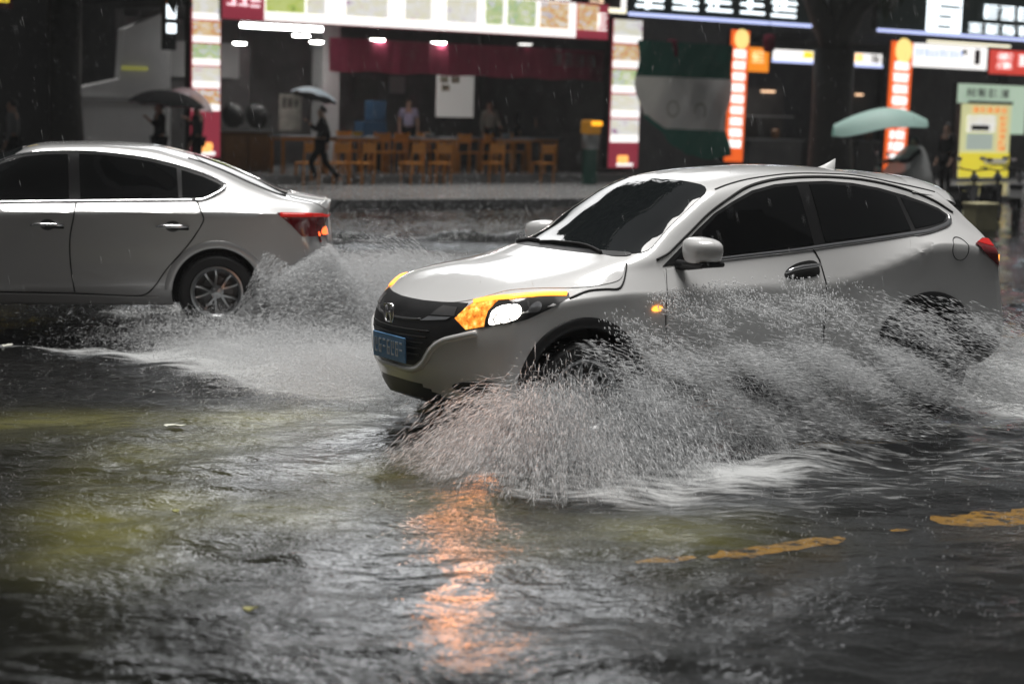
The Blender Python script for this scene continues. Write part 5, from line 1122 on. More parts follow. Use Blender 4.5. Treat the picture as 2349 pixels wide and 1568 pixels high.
q = at(2247, 520, 31.8); bx = world_empty('storage_box', q.x, 31.8, 0, R(30)); tag(bx, 'pale yellow box standing by the kerb behind the white car', 'box'); mb = MB(); mb.box((0, 0, .22), (.5, .35, .44), bev=.02); mb.build('carton', mat('pale_yellow_card', (.45, .42, .25), .6, var=(6, .3)), bx); mb = MB(); mb.box((0, 0, .46), (.53, .38, .05), bev=.01); mb.build('lid', mat('pale_yellow_card2', (.5, .46, .28), .6), bx)

# pillar shaped bin with an orange lit top
u, _ = uz(1352, 400, -1.3); bn = fempty('bin', u, -1.3, 0); tag(bn, 'dark green pillar bin with a grey band and an orange lit top', 'bin')
_, zt = uz(1355, 276, -1.3); _, zm = uz(1355, 308, -1.3); _, zl = uz(1355, 342, -1.3)
M_bing = mat('dark_green_bin_paint', (.02, .085, .065), .35)
mb = MB(); mb.lathe([(.17, 0), (.19, .02), (.175, .06), (.175, zl - .04), (.20, zl - .01), (.20, zl)], 24); mb.build('post', M_bing, bn, auto=40)
mb = MB(); mb.lathe([(.20, zl), (.21, zl + .02), (.20, zm - .02), (.19, zm)], 24); mb.build('band', mat('grey_steel_band', (.30, .31, .31), .35, .6), bn, auto=40)
mb = MB(); mb.box((0, 0, (zm + zt) / 2), (.36, .34, zt - zm), bev=.05); mb.build('head', mat('orange_bin_head', (.42, .19, .02), .4, emit=(1, .45, .03), es=.10), bn)
mb = MB(); mb.box((.03, -.175, zt - .07), (.32, .03, .10), bev=.012); mb.build('lamp', lit('orange_lamp_lit', (1, .42, .02), 1.6), bn)

# hanging green and white sheet
u0, zt = uz(1466, 92, -.9); u1, zb = uz(1668, 362, -.9); sh = fempty('hanging_sheet', u0, -.9, 0); tag(sh, 'green and white sheet hung across a shop front and gathered to one side', 'sheet')
_, zw = uz(1560, 178, -.9); _, zg = uz(1600, 295, -.9); W = u1 - u0
def sheet(name, zf0, zf1, m, nn=30):
    vs = []; mm = 16
    for i in range(nn + 1):
        x = i / nn
        for j in range(mm + 1):
            v = j / mm; z = zf0(x) + (zf1(x) - zf0(x)) * v; xx = x * W + (.14 * max(0, zw - z) * (1 - x)); vs.append((xx, .10 * math.sin(x * 9 + z * 3.2) * min(1, max(0, zt - z)) + .05 * math.sin(x * 21 - z * 5), z))
    fs = [(i * (mm + 1) + j, i * (mm + 1) + j + 1, (i + 1) * (mm + 1) + j + 1, (i + 1) * (mm + 1) + j) for i in range(nn) for j in range(mm)]
    n = len(vs); return link(name, mesh(vs + [(a, b + .01, c) for a, b, c in vs], fs + [tuple(q + n for q in f[::-1]) for f in fs]), m, sh, True)
low = lambda x: zb + (zt - zb) * .38 * max(0, .55 - x) ** 1.0 * 1.6 + .06 * math.sin(x * 14)
zsplit = lambda x: max(low(x) + .10 + .18 * min(1, x * 2.4), zg - .05 * x)
sheet('green_band', lambda x: zt, lambda x: zw, cloth('dark_green_tarp', (.03, .15, .11))); sheet('white_band', lambda x: zw, zsplit, thin('greyish_white_tarp', (.80, .80, .79), .4)); sheet('green_hem', zsplit, low, cloth('green_tarp', (.06, .22, .17)))
for (px, py) in ((1530, 250), (1592, 255)):
    a, z = uz(px, py, -.9); pl = MB(); pl.lathe([(.18, 0), (.20, .012), (.16, .012)], 20, Matrix.Translation((a - u0 + .1, -.10, z)) @ Matrix.Rotation(PI / 2, 4, 'X'), cap=False); pl.build('faded_emblem', mat('faded_ring_print', (.36, .36, .30), .7), sh)
for k, px in enumerate((1542, 1764)):
    u, z = uz(px, 112 if k == 0 else 100, -.8); ln = fempty('lantern', u, -.8, z); tag(ln, 'dim red cylinder lantern ' + ('above the green and white sheet' if k == 0 else 'above the small white light box'), 'lantern', 'dim red lanterns'); mb = MB(); mb.lathe([(.08, -.22), (.14, -.18), (.15, 0), (.14, .18), (.08, .22)], 16); mb.build('shade', cloth('dim_red_lantern', (.12, .015, .03)), ln, True); mb = MB(); mb.tube([(0, 0, .22), (0, 0, .55)], .008, 6); mb.build('cord', M_frame, ln)

# tables and chairs
M_wood = mat('orange_brown_wood', (.46, .19, .035), .45, var=(7, .3)); M_top = mat('wipe_clean_table_top', (.34, .35, .36), .25); M_chairw = mat('orange_chair_wood', (.55, .22, .035), .45, var=(7, .25))
def table(u, b, rz, label):
    r = fempty('table', u, b, FZ if b > -.6 else 0, rz); tag(r, label, 'table', 'dining tables along the pavement')
    mb = MB(); mb.box((0, 0, .78), (1.15, .70, .03), bev=.008); mb.build('table_top', M_top, r); mb = MB(); mb.box((0, 0, .73), (1.05, .60, .07)); mb.build('apron', M_wood, r)
    for sx in (-1, 1):
        for sy in (-1, 1): mb = MB(); mb.box((sx * .50, sy * .28, .35), (.055, .055, .70)); mb.build('leg', M_wood, r)
    return r
def chair(u, b, rz, label):
    r = fempty('chair', u, b, FZ if b > -.6 else 0, rz); tag(r, label, 'chair', 'orange wooden chairs along the pavement')
    mb = MB(); mb.box((0, 0, .455), (.40, .40, .035), bev=.01); mb.build('seat', M_chairw, r)
    for sx in (-1, 1): mb = MB(); mb.box((sx * .175, -.175, .22), (.04, .04, .44)); mb.build('leg', M_chairw, r)
    for sx in (-1, 1): mb = MB(); mb.tube([(sx * .175, .175, 0), (sx * .175, .18, .45), (sx * .17, .235, .90)], .021, 6); mb.build('leg', M_chairw, r)
    mb = MB(); mb.box((0, .225, .78), (.38, .022, .20), Matrix.Rotation(-.12, 3, 'X'), bev=.008); mb.build('backrest', M_chairw, r)
    return r
tabs = [(685, .4), (800, .2), (905, 1.0), (985, .1), (1075, .9), (1160, .3), (1225, 1.4)]
for k, (px, b) in enumerate(tabs):
    u, _ = uz(px, 350, b); table(u, b, R((-6, 4, 0, 7, -3, 2, 5)[k]), ['short table by the left counter behind the striding person', 'table nearest the pavement right of the striding person', 'table behind the row below the blue crate', 'table below the white poster close to the pavement', 'table behind the row right of the white poster', 'table near the pavement left of the pillar bin', 'table furthest right behind the pillar bin'][k])
ch = [(705, -.75, 175), (775, -.7, 170), (800, .95, 0), (830, -.8, 190), (870, .3, 160), (910, .35, 175), (945, -.75, 185), (985, .9, 10), (1010, -.8, 168), (1050, .2, 182), (1100, .3, 200), (1130, -.6, 170), (1175, 1.1, 5), (1245, -.65, 178)]
lab = ['chair pulled up left of the striding person', 'chair just right of the striding person', 'chair on the inner side of the table beside the striding person', 'chair under the left end of the blue crate, on the pavement', 'chair between two tables below the blue crate', 'chair behind the front row below the lilac shirt', 'front chair below the gap left of the white poster', 'inner chair right below the white poster', 'front chair directly below the white poster', 'chair between the middle tables right of the white poster', 'turned chair below the beige top', 'front chair right of the beige top', 'inner chair of the table left of the pillar bin', 'single chair at the right end, nearest the pillar bin']
for k, (px, b, rz) in enumerate(ch): u, _ = uz(px, 390, b); chair(u, b, R(rz), lab[k])
# counter, pots, crate on the table
u0, _ = uz(507, 350, 1.0); u1, _ = uz(622, 350, 1.0); ct = fempty('counter', u0, 1.0, FZ); tag(ct, 'brown wooden counter just right of the left menu column', 'counter'); W = u1 - u0
mb = MB(); mb.box((W / 2, .3, .42), (W, .6, .84)); mb.build('cabinet', mat('brown_counter_wood', (.15, .075, .03), .5, var=(5, .35)), ct); mb = MB(); mb.box((W / 2, .3, .87), (W + .08, .68, .05), bev=.01); mb.build('worktop', mat('steel_worktop', (.25, .25, .25), .3, .7), ct)
for k in range(2): plate_on(ct, 'door', .06 + k * W / 2, W / 2 - .03 + k * W / 2, .08, .76, -.012, mat('brown_door_wood', (.19, .095, .035), .5, var=(5, .3)), .025)
for k, (px, py) in enumerate(((535, 292), (590, 297))):
    u, z = uz(px, py, 1.25); wk = fempty('wok', u, 1.25, FZ + 1.18); tag(wk, ('left' if k == 0 else 'right') + ' round black wok propped upright on the wooden counter', 'wok', 'black woks on the counter'); mb = MB(); mb.lathe([(0, .12), (.12, .10), (.22, .04), (.27, 0), (.28, .004), (.23, .05), (.12, .115), (0, .135)], 24, Matrix.Rotation(PI / 2 - .15, 4, 'X')); mb.build('bowl', M_frame, wk, True); mb = MB(); mb.tube([(.27, 0, 0), (.33, -.01, .03), (.33, -.01, -.03), (.27, 0, 0)], .012, 6); mb.build('handle', M_frame, wk)
u, _ = uz(850, 300, 1.6); cr_ = fempty('crate', u, 1.6, FZ + .62); tag(cr_, 'tall stack of blue plastic behind the tables', 'crate'); M_bl = mat('blue_plastic', (.035, .085, .16), .4)
mb = MB(); mb.box((0, 0, .25), (.62, .40, .48), bev=.02); mb.build('lower_crate', M_bl, cr_); mb = MB(); mb.box((.14, .02, .73), (.36, .36, .46), bev=.02); mb.build('upper_crate', M_bl, cr_); mb = MB(); mb.box((0, 0, -.31), (.6, .4, .62)); mb.build('stand', M_frame, cr_)
for k, (px, b, c, lb) in enumerate(((820, .2, (.5, .28, .02), 'yellow bowl on the table right of the striding person'), (985, .1, (.4, .42, .42), 'white bowl on the table below the white poster'), (1160, .3, (.3, .38, .42), 'bluish bowl on the table left of the pillar bin'))):
    u, _ = uz(px, 330, b); bw = fempty('bowl', u, b, FZ + .796); tag(bw, lb, 'bowl'); mb = MB(); mb.lathe([(.05, 0), (.09, .02), (.13, .08), (.135, .10), (.125, .095), (.08, .03), (0, .02)], 20); mb.build('dish', mat('bowl_glaze_%d' % k, c, .25), bw, True)

# ------------------------------------------------------------------ trees
M_bark = mat('wet_dark_bark', (.022, .021, .019), .55, bump=(7, .8, .05), var=(4, .4))
T = NT('dark_leaves'); o = T.n('OutputMaterial'); b = T.n('BsdfPrincipled', i_Roughness=.35); oi = T.n('TexCoord'); n = T.n('TexNoise', i_Scale=1.7, i_Detail=3.); T.l(oi.outputs['Object'], n.inputs['Vector'])
cr = T.n('ValToRGB'); cr.color_ramp.elements[0].position = .35; cr.color_ramp.elements[0].color = (.018, .032, .016, 1); cr.color_ramp.elements[1].position = .7; cr.color_ramp.elements[1].color = (.05, .075, .035, 1); T.l(n.outputs['Fac'], cr.inputs[0]); T.l(cr.outputs[0], b.inputs['Base Color']); T.l(b.outputs[0], o.inputs[0]); M_leaf = T.m
def tree(x, y, z0, r0, limbs, clumps, label, nleaf, seed, lean=0):
    rg = np.random.default_rng(seed); r = empty('tree', (x, y, z0)); tag(r, label, 'tree', 'street trees')
    tk = MB(); H = limbs[0][0][2]
    prof = [(0, 0, -.1), (.03, 0, .4), (lean * .4, 0, H * .5), (lean, 0, H)]
    tk.tube(prof, [r0 * 1.45, r0 * 1.1, r0 * .95, r0 * .98], 18)
    for L in limbs: tk.tube([Vector(p) for p in L], [r0 * .62 * (1 - .22 * i) for i in range(len(L))], 10)
    tk.build('trunk', M_bark, r, True)
    C = np.array([c[:3] for c in clumps]); Rr = np.array([c[3] for c in clumps]); wv = Rr ** 2.2; pick = rg.choice(len(C), nleaf, p=wv / wv.sum())
    d = rg.normal(size=(nleaf, 3)); d /= np.linalg.norm(d, axis=1)[:, None]; rad = Rr[pick] * (.35 + .65 * rg.random(nleaf) ** .45) * (1 + .22 * rg.normal(size=nleaf)); P = C[pick] + d * rad[:, None] * np.array([1, 1, .75])
    a = rg.normal(size=(nleaf, 3)); a /= np.linalg.norm(a, axis=1)[:, None]; a[:, 2] -= .35; bb = np.cross(a, rg.normal(size=(nleaf, 3))); bb /= np.linalg.norm(bb, axis=1)[:, None]; s = ((.10 + .13 * rg.random(nleaf)) * np.where(P[:, 2] > 8.5, 2.6, 1.0))[:, None]
    V = np.stack([P - a * s, P + bb * s * .45, P + a * s, P - bb * s * .45], 1).reshape(-1, 3); F = np.arange(nleaf * 4).reshape(-1, 4)
    me = bpy.data.meshes.new('crown'); me.vertices.add(len(V)); me.vertices.foreach_set('co', V.ravel().astype(np.float32)); me.loops.add(F.size); me.loops.foreach_set('vertex_index', F.ravel().astype(np.int32)); me.polygons.add(nleaf); me.polygons.foreach_set('loop_start', np.arange(0, F.size, 4, dtype=np.int32)); me.update(calc_edges=True)
    link('crown', me, M_leaf, r); return r
q = at(1905, 300, 44.5)
tree(q.x, 44.5, PZ, .50, [[(0, 0, 3.3), (-.6, .1, 4.6), (-1.8, .2, 6.2), (-3.0, .3, 7.6)], [(0, 0, 3.3), (.5, 0, 4.3), (1.5, -.1, 5.2), (3.0, -.2, 6.6)], [(0, 0, 3.3), (.1, .3, 5), (.3, .8, 7.5)]],
     [(-2.2, 0, 6.6, 1.5), (-.6, .5, 7.8, 2.0), (1.7, 0, 6.6, 1.6), (3.2, 0, 6.9, 1.7), (.9, -.5, 5.3, .7), (1.5, -.6, 4.9, .5), (1.1, -.5, 4.45, .35), (-1.6, -.3, 5.3, .5), (0, .2, 9.0, 2.2), (-3.6, 0, 7.6, 1.6), (4.6, 0, 8.0, 1.6)], 'big dark trunked tree between the shop signs on the right', 9000, 71)
q = at(150, 200, 33.5)
tree(q.x, 33.5, PZ, .30, [[(0, 0, 3.6), (.7, .1, 4.3), (1.7, .2, 4.6)], [(0, 0, 3.6), (-.8, 0, 5.0), (-1.8, 0, 6.2)], [(0, 0, 3.6), (.2, .3, 6.5), (.5, .5, 11.0), (.6, .4, 15.5)]],
     [(-.8, 0, 5.6, 1.6), (.8, 0, 5.7, 1.5), (1.3, 0, 4.7, .8), (1.75, -.1, 4.05, .42), (2.05, -.1, 3.65, .28), (-.6, -.1, 4.4, .9), (.2, 0, 4.3, .7), (0, .4, 7.2, 1.8), (-2.6, 0, 6.8, 1.6), (-1.5, 0, 10.5, 2.6), (1.2, 0, 11.5, 2.7), (-.5, .5, 14.5, 3.2), (2.6, 0, 14.2, 2.4), (-2.8, 0, 15.5, 2.6), (.8, 0, 18, 2.8), (3.2, .5, 17.5, 2.0)], 'dark leafy tree behind the silver car with low hanging leaves', 17000, 72)

# stalls and scraps
for k, (px0, px1, lb) in enumerate(((1722, 1842, 'dim food stall counter left of the big tree trunk'), (1968, 2034, 'dim food stall counter right of the big tree trunk'))):
    u0, _ = uz(px0, 350, .6); u1, _ = uz(px1, 350, .6); st = fempty('stall', u0, .6, 0); tag(st, lb, 'stall'); W = u1 - u0
    mb = MB(); mb.box((W / 2, .4, .5), (W, .7, 1.0)); mb.build('cabinet', M_dark2, st); mb = MB(); mb.box((W / 2, .38, 1.02), (W + .1, .84, .05), bev=.01); mb.build('worktop', mat('steel_worktop', (.25, .25, .25), .3, .7), st)
    plate_on(st, 'shelf', 0, W, 1.62, 1.66, .6, mat('pale_shelf', (.45, .44, .42), .5), .4); plate_on(st, 'back_panel', 0, W, 1.02, 2.4, .82, mat('dim_stall_back', (.12, .11, .10), .6, var=(3, .5)), .03)
    mb = MB(); mb.lathe([(.05, 0), (.10, .05), (.11, .22), (.07, .26)], 16, Matrix.Translation((W * .6, .3, 1.05))); mb.build('pot', mat('brown_pot', (.30, .13, .04), .4), st); plate_on(st, 'lamp', W * .55, W * .8, 2.28, 2.33, .78, lit('peach_tube_lit', (1, .62, .38), 1.6), .04)
for k, (x, y, rz, c, lb) in enumerate(((-2.03, 10.86, .4, (.6, .6, .52), 'pale scrap of litter afloat left of the white car nose'), (-3.95, 14.2, 1.2, (.62, .62, .55), 'pale scrap of litter afloat at the left edge under the silver car'), (-1.62, 8.75, 2.2, (.30, .30, .10), 'yellowish leaf afloat in the near left water'), (-1.0, 7.0, .9, (.26, .25, .08), 'yellowish leaf afloat at the bottom left'))):
    lf = MB(); rg = np.random.default_rng(90 + k); n = 9; vs = [(0, 0, .012)] + [(math.cos(2 * PI * j / n) * (.055 if k < 2 else .03) * (1 + .3 * rg.normal()), math.sin(2 * PI * j / n) * (.03 if k < 2 else .017) * (1 + .3 * rg.normal()), .008 + .010 * rg.random()) for j in range(n)]; vs += [(a, b, c_ - .006) for a, b, c_ in vs]
    fs = [(0, 1 + j, 1 + (j + 1) % n) for j in range(n)] + [(n + 1, n + 2 + (j + 1) % n, n + 2 + j) for j in range(n)] + [(1 + j, n + 2 + j, n + 2 + (j + 1) % n, 1 + (j + 1) % n) for j in range(n)]; lf.add(vs, fs)
    o = lf.build('litter' if k < 2 else 'leaf', mat('scrap_%d' % k, c, .5)); o.location = (x, y, float(water_z(np.array([x]), np.array([y]))[0]) + .004); o.rotation_euler = (0, 0, rz); tag(o, lb, 'litter' if k < 2 else 'leaf')
# ------------------------------------------------------------------ unseen dark blocks added behind the photographer to cut sky light on the cars
def back_block(x0, x1, y0, y1, h, label):
    r = empty('sky_blocker', (x0, y0, 0)); tag(r, label, 'building', 'unseen blocks added behind the photographer to cut sky light')
    mb = MB(); mb.box(((x1 - x0) / 2, (y1 - y0) / 2, h / 2), (x1 - x0, y1 - y0, h)); mb.build('wall', M_dark, r)
    mb = MB(); mb.box(((x1 - x0) / 2, (y1 - y0) / 2, h + .2), (x1 - x0 + .6, y1 - y0 + .6, .4)); mb.build('roof', M_dark, r)
back_block(-46, -1, -22, -8, 40, 'unseen dark block added behind the photographer on the left to cut sky light'); back_block(2, 60, -24, -9, 42, 'unseen dark block added behind the photographer on the right to cut sky light')
# ------------------------------------------------------------------ spray, drops and rain
T = NT('spray_drops'); o = T.n('OutputMaterial'); p_ = T.n('BsdfPrincipled', i_Roughness=.22, i_IOR=1.33); p_.inputs['Base Color'].default_value = (.92, .93, .94, 1)
tl = T.n('BsdfTranslucent'); tl.inputs['Color'].default_value = (.92, .93, .94, 1); tp = T.n('BsdfTransparent')
m1 = T.n('MixShader', i_0=.35); T.l(p_.outputs[0], m1.inputs[1]); T.l(tl.outputs[0], m1.inputs[2]); m2 = T.n('MixShader', i_0=.30); T.l(m1.outputs[0], m2.inputs[1]); T.l(tp.outputs[0], m2.inputs[2]); T.l(m2.outputs[0], o.inputs[0])
M_spray = T.m
def drops(name, P, D, L, Rr, M4=None, label=None, mt=None):
    """drops and torn threads of water: thin bipyramids, one per drop"""
    P = np.asarray(P, float); D = np.asarray(D, float)
    if M4 is not None:
        A = np.array(M4); P = P @ A[:3, :3].T + A[:3, 3]; D = D @ A[:3, :3].T
    D = D / (np.linalg.norm(D, axis=1)[:, None] + 1e-9); ok = P[:, 2] > -.03; P, D, L, Rr = P[ok], D[ok], np.asarray(L)[ok], np.asarray(Rr)[ok]; n = len(P)
    a = np.cross(D, rng.normal(size=(n, 3))); a /= np.linalg.norm(a, axis=1)[:, None] + 1e-9; b = np.cross(D, a); L = L[:, None] / 2; r = Rr[:, None]; c3, s3 = -.5, .866; mid = P - D * L * .2
    V = np.stack([P + D * L, mid + a * r, mid + (a * c3 + b * s3) * r, mid + (a * c3 - b * s3) * r, P - D * L], 1).reshape(-1, 3)
    f = np.array([(0, 1, 2), (0, 2, 3), (0, 3, 1), (4, 2, 1), (4, 3, 2), (4, 1, 3)]); F = (np.arange(n)[:, None, None] * 5 + f[None]).reshape(-1, 3)
    me = bpy.data.meshes.new(name); me.vertices.add(len(V)); me.vertices.foreach_set('co', V.ravel().astype(np.float32)); me.loops.add(F.size); me.loops.foreach_set('vertex_index', F.ravel().astype(np.int32)); me.polygons.add(len(F)); me.polygons.foreach_set('loop_start', np.arange(0, F.size, 3, dtype=np.int32)); me.update(calc_edges=True)
    me.polygons.foreach_set('use_smooth', [True] * len(F))
    o = link(name, me, mt or M_spray); tag(o, label, 'spray', kind='stuff'); return o
def U(a, b, n): return a + (b - a) * rng.random(n)
def sizes(n, l0, l1, r0, r1): 
    k = rng.random(n) ** 1.15; return l0 + (l1 - l0) * k * U(.6, 1.2, n), r0 + (r1 - r0) * rng.random(n) ** 3
def pack(*parts): return [np.concatenate(q) for q in zip(*parts)]
# white car: front wheel throws a fan that lands on a bow shaped line; local x forward, y towards the camera side
FT = SUV_MW.copy(); 
land = catmull([(.46, .75), (.42, 1.35), (.30, 1.85), (-.05, 2.12), (-.6, 2.08), (-1.29, 1.84), (-2.2, 1.45), (-3.2, 1.1)], 12)
def fan(n, a0, a1, h0, h1, bias=1.0, l=(.02, .10), r=(.0014, .0040), k0=.35, k1=1.06, tpow=.8):
    i = (a0 + (a1 - a0) * rng.random(n) ** bias) * (len(land) - 1.001); i0 = i.astype(int); fr = (i - i0)[:, None]; Lp = land[i0] * (1 - fr) + land[i0 + 1] * fr
    lag = np.maximum(0, -Lp[:, 0] - .3)
    S = np.stack([-.62 + U(-.22, .2, n) - lag * .72, np.full(n, .86) + U(0, .1, n)], 1)
    t = rng.random(n) ** tpow; k = U(k0, k1, n); H = (h0 + (h1 - h0) * rng.random(n) ** 1.6)
    fing = np.sin(i * 3.1 + 1.7 * np.sin(i * 1.3)) * .6 + np.sin(i * 7.7 + 2 * np.sin(i * 2.9)) * .4; k = k * (1 + .10 * fing); H = H * (1 + .28 * fing)
    xy = S + (Lp - S) * (k * t)[:, None]; z = 4 * H * t * (1 - t) + U(0, .03, n)
    z *= 1 + .16 * np.sin(i * 1.9) * np.sin(i * .7 + 1)
    D = np.concatenate([(Lp - S) * k[:, None], (4 * H * (1 - 2 * t))[:, None]], 1); D += rng.normal(0, .10, (n, 3))
    l_, r_ = sizes(n, l[0], l[1], r[0], r[1]); kp = rng.random(n) < np.clip(.55 + .62 * fing, .05, 1); return np.c_[xy, z][kp], D[kp], l_[kp], r_[kp]
def trail(n, s0, s1, ztop, ypow=1.5, y0=.93, y1=1.75, l=(.02, .09), r=(.0014, .0042), zpow=1.0, D0=(-1, .12, -.30), zmin=.0):
    s = U(s0, s1, n); zt = np.interp(s, [0.5, .9, 1.3, 2.0, 2.8, 3.5, 4.1], ztop); z = zmin + (zt - zmin) * rng.random(n) ** zpow; y = y0 + (y1 - y0) * rng.random(n) ** ypow * (1 - .5 * z / 1.0)
    # clumps and gaps
    g = np.sin(s * 5.2 + z * 7) * np.sin(s * 2.3 - z * 11 + 1.3) + .6 * np.sin(s * 13 + z * 19 + y * 5); keep = rng.random(n) < np.clip(.55 + .55 * g, .03, 1)
    D = np.array(D0)[None] + rng.normal(0, .085, (n, 3)); l_, r_ = sizes(n, l[0], l[1], r[0], r[1]); return np.c_[-s, y, z][keep], D[keep], l_[keep], r_[keep]
ZT = [.55, .70, .82, .86, .80, .66, .45]
P_, D_, L_, R_ = pack(
    fan(36000, 0, .42, .07, .37, 1.0, l=(.03, .16)), fan(19000, .30, .72, .10, .50, l=(.02,.13)), fan(9000, .6, 1.0, .12, .45),
    fan(30000, 0, .55, .04, .22, .9, l=(.01, .05), r=(.0010, .0022), k0=.75, k1=1.08, tpow=.35),
    fan(16000, .5, 1.0, .03, .14, 1.0, l=(.01, .05), r=(.0010, .0022), k0=.8, k1=1.08, tpow=.35),
    trail(19000, .75, 4.15, ZT, zpow=1.1, l=(.03, .13), r=(.0013, .0038)), trail(19000, 1.0, 3.2, [.4, .5, .56, .58, .50, .42, .3], y0=1.0, y1=1.7, zpow=.7, D0=(-1, .1, -.16), l=(.05, .15), r=(.0013, .0036)),
    trail(14000, .95, 2.9, [.3, .4, .46, .46, .40, .3, .2], y0=1.05, y1=1.75, zpow=.6, l=(.006, .03), r=(.0008, .0018), D0=(-1, .1, -.1)),
    trail(5000, .85, 2.6, [.6, .80, .92, .98, .92, .8, .6], zpow=.55, l=(.010, .026), r=(.0030, .0068), D0=(-.3, .1, -.9), zmin=.5),
    trail(6000, 2.8, 4.25, [.5, .6, .7, .8, .85, .75, .6], zpow=.8, l=(.03, .09), D0=(-1, .1, -.42)))
P_, D_, L_, R_ = pack((P_, D_, L_, R_), fan(95000, 0, .62, .05, .38, .9, l=(.012, .05), r=(.0005, .0011), tpow=.6), fan(60000, .4, 1.0, .05, .5, 1.0, l=(.012, .05), r=(.0005, .0011), tpow=.6),
    trail(30000, .85, 3.4, [.4, .52, .6, .62, .54, .45, .3], y0=1.0, y1=1.75, zpow=.75, l=(.012, .05), r=(.0005, .0011), D0=(-1, .1, -.2)))
drops('splash', P_, D_, L_, R_, FT, 'fan of white spray thrown up along the flank of the white car')
# behind the rear wheel of the white car
n = 9000; t = rng.random(n); P_ = np.c_[-3.6 - 1.6 * t * U(.3, 1, n), U(-.9, 1.2, n), .03 + .30 * rng.random(n) ** 2 * (1 - .4 * t)]; D_ = np.array([-1, 0, .1])[None] + rng.normal(0, .3, (n, 3)); l_, r_ = sizes(n, .015, .07, .0012, .003)
drops('splash', P_, D_, l_, r_, FT, 'low spray trailing behind the tail of the white car')
# silver car: rear wheel
ST = SED_MW.copy()
def plume(n, s0, a0, a1, reach, ylo, yhi, l=(.02, .10), r=(.0016, .0042), pw=.7):
    a = R(a0) + (R(a1) - R(a0)) * rng.random(n) ** 1.3; d = reach * rng.random(n) ** pw; bow = .30 * d * d; s = s0 + d * np.cos(a); z = .06 + d * np.sin(a) - bow * .55; y = ylo + (yhi - ylo) * rng.random(n) * (.35 + d / reach)
    D = np.c_[-np.cos(a), np.full(n, .15), np.sin(a) - .6 * d] + rng.normal(0, .13, (n, 3)); l_, r_ = sizes(n, l[0], l[1], r[0], r[1]); return np.c_[-s, y, z], D, l_, r_
P_, D_, L_, R_ = pack(plume(24000, 3.66, 3, 48, 1.25, .75, 1.15), plume(34000, 3.7, 0, 38, 2.6, .0, 1.5), plume(40000, 3.8, 0, 30, 2.5, -.5, 1.6, l=(.008, .035), r=(.0010, .0022), pw=.5),
    (lambda n: (np.c_[-U(3.9, 6.8, n), U(-.4, 1.7, n), .58 * rng.random(n) ** 1.6], np.array([-1, .1, .25])[None] + rng.normal(0, .3, (n, 3)), U(.012, .06, n), U(.0011, .0030, n)))(34000),
    plume(6000, 3.7, 5, 46, 2.1, .6, 1.3, l=(.02, .09), r=(.0018, .0045), pw=1.0),
    plume(5000, 3.7, 15, 70, .75, .85, 1.1, l=(.015, .06), r=(.0012, .003)), plume(22000, 4.2, 0, 22, 2.8, -.7, 1.3, l=(.02, .09)))
P2 = np.c_[-U(2.9, 3.9, 1500), U(.85, 1.25, 1500), .02 + .22 * rng.random(1500) ** 2]; D2 = np.c_[U(-.4, .9, 1500), U(-.2, .4, 1500), U(.3, 1, 1500)]; a_, b_ = sizes(1500, .01, .05, .0014, .0035)
P_, D_, L_, R_ = pack((P_, D_, L_, R_), (P2, D2, a_, b_)); P_, D_, L_, R_ = pack((P_, D_, L_, R_), plume(90000, 3.7, 0, 36, 2.7, -.2, 1.5, l=(.01, .05), r=(.0006, .0014), pw=.6), (lambda n: (np.c_[-U(4.0, 7.0, n), U(-.5, 1.7, n), .55 * rng.random(n) ** 1.5], np.array([-1, .1, .25])[None] + rng.normal(0, .3, (n, 3)), U(.01, .05, n), U(.0006, .0014, n)))(90000))
drops('splash', P_, D_, L_, R_, ST, 'white plume thrown back by the rear wheel of the silver car')
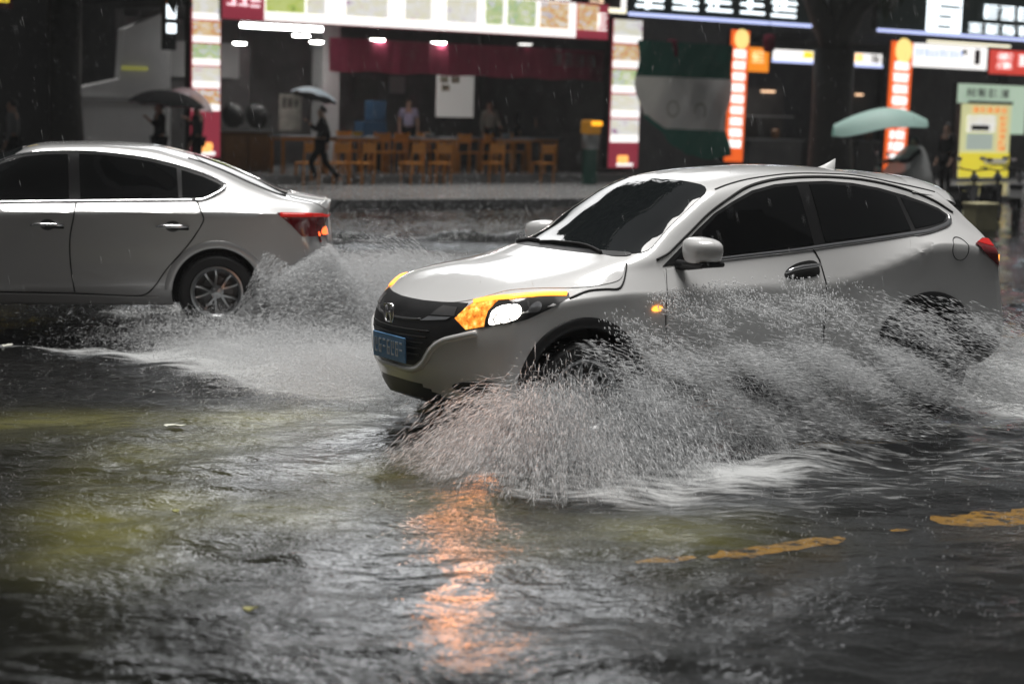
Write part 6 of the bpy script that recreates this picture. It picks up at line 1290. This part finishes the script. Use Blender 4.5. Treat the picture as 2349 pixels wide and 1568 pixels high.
# low churned water between the two cars
n = 80000; t = rng.random(n); c = catmull([(-3.0, 15.8), (-2.1, 14.6), (-1.2, 13.2), (-.9, 12.4)], 20); i = (t * (len(c) - 1.01)).astype(int); P_ = np.c_[c[i] + rng.normal(0, .46, (n, 2)), .01 + .24 * rng.random(n) ** 2.2]; D_ = np.c_[rng.normal(.6, .5, n), rng.normal(-.3, .4, n), rng.normal(.1, .35, n)]; l_, r_ = sizes(n, .012, .07, .0009, .0032)
drops('splash', P_, D_, l_, r_, None, 'low churned spray on the water between the two cars')
# crest of the wave behind
n = 7000; t = U(0, 1, n); P_ = np.c_[-4.2 + 5.2 * t, 24.5 + 1.75 * t + rng.normal(0, .35, n), .10 + .20 * rng.random(n) + .75 * rng.random(n) ** 5]; D_ = np.c_[rng.normal(.3, .4, n), rng.normal(0, .3, n), rng.normal(.6, .6, n)]; l_, r_ = sizes(n, .012, .05, .0028, .0065)
drops('splash', P_, D_, l_, r_, None, 'drops leaping from the dark wave crest across the road')
# rain, and its small crowns on the water
n = 3600; y = 4.5 + 34 * rng.random(n) ** .75; P_ = np.c_[U(-.34, .34, n) * y, y, 4.2 * rng.random(n)]; D_ = np.array([.24, .05, -1])[None] + rng.normal(0, .05, (n, 3)); drops('rain', P_, D_, U(.03, .08, n), U(.0005, .0010, n) * (.6 + y / 26), None, 'thin falling rain')
n = 4500; y = 7.0 + 17 * rng.random(n); x = U(-.33, .33, n) * y; cx = np.repeat(x, 3) + rng.normal(0, .012, n * 3); P_ = np.c_[cx, np.repeat(y, 3) + rng.normal(0, .012, n * 3), .005 + .035 * rng.random(n * 3) ** 1.5]; D_ = np.c_[rng.normal(0, .5, n * 3), rng.normal(0, .5, n * 3), np.ones(n * 3)]; drops('rain', P_, D_, U(.006, .02, n * 3), U(.0008, .0022, n * 3), None, 'tiny crowns where raindrops strike the water')
# ------------------------------------------------------------------ rain laden air
hz = MB(); hz.box((0, 60, 24), (200, 190, 50.6))
hm = bpy.data.materials.new('rain_haze'); hm.use_nodes = True; hn = hm.node_tree; hn.nodes.clear(); ho = hn.nodes.new('ShaderNodeOutputMaterial'); hv_ = hn.nodes.new('ShaderNodeVolumePrincipled')
hv_.inputs['Color'].default_value = (.85, .87, .88, 1); hv_.inputs['Density'].default_value = .0007; hv_.inputs['Anisotropy'].default_value = .2
hn.links.new(hv_.outputs[0], ho.inputs['Volume']); tag(hz.build('haze', hm), kind='stuff')
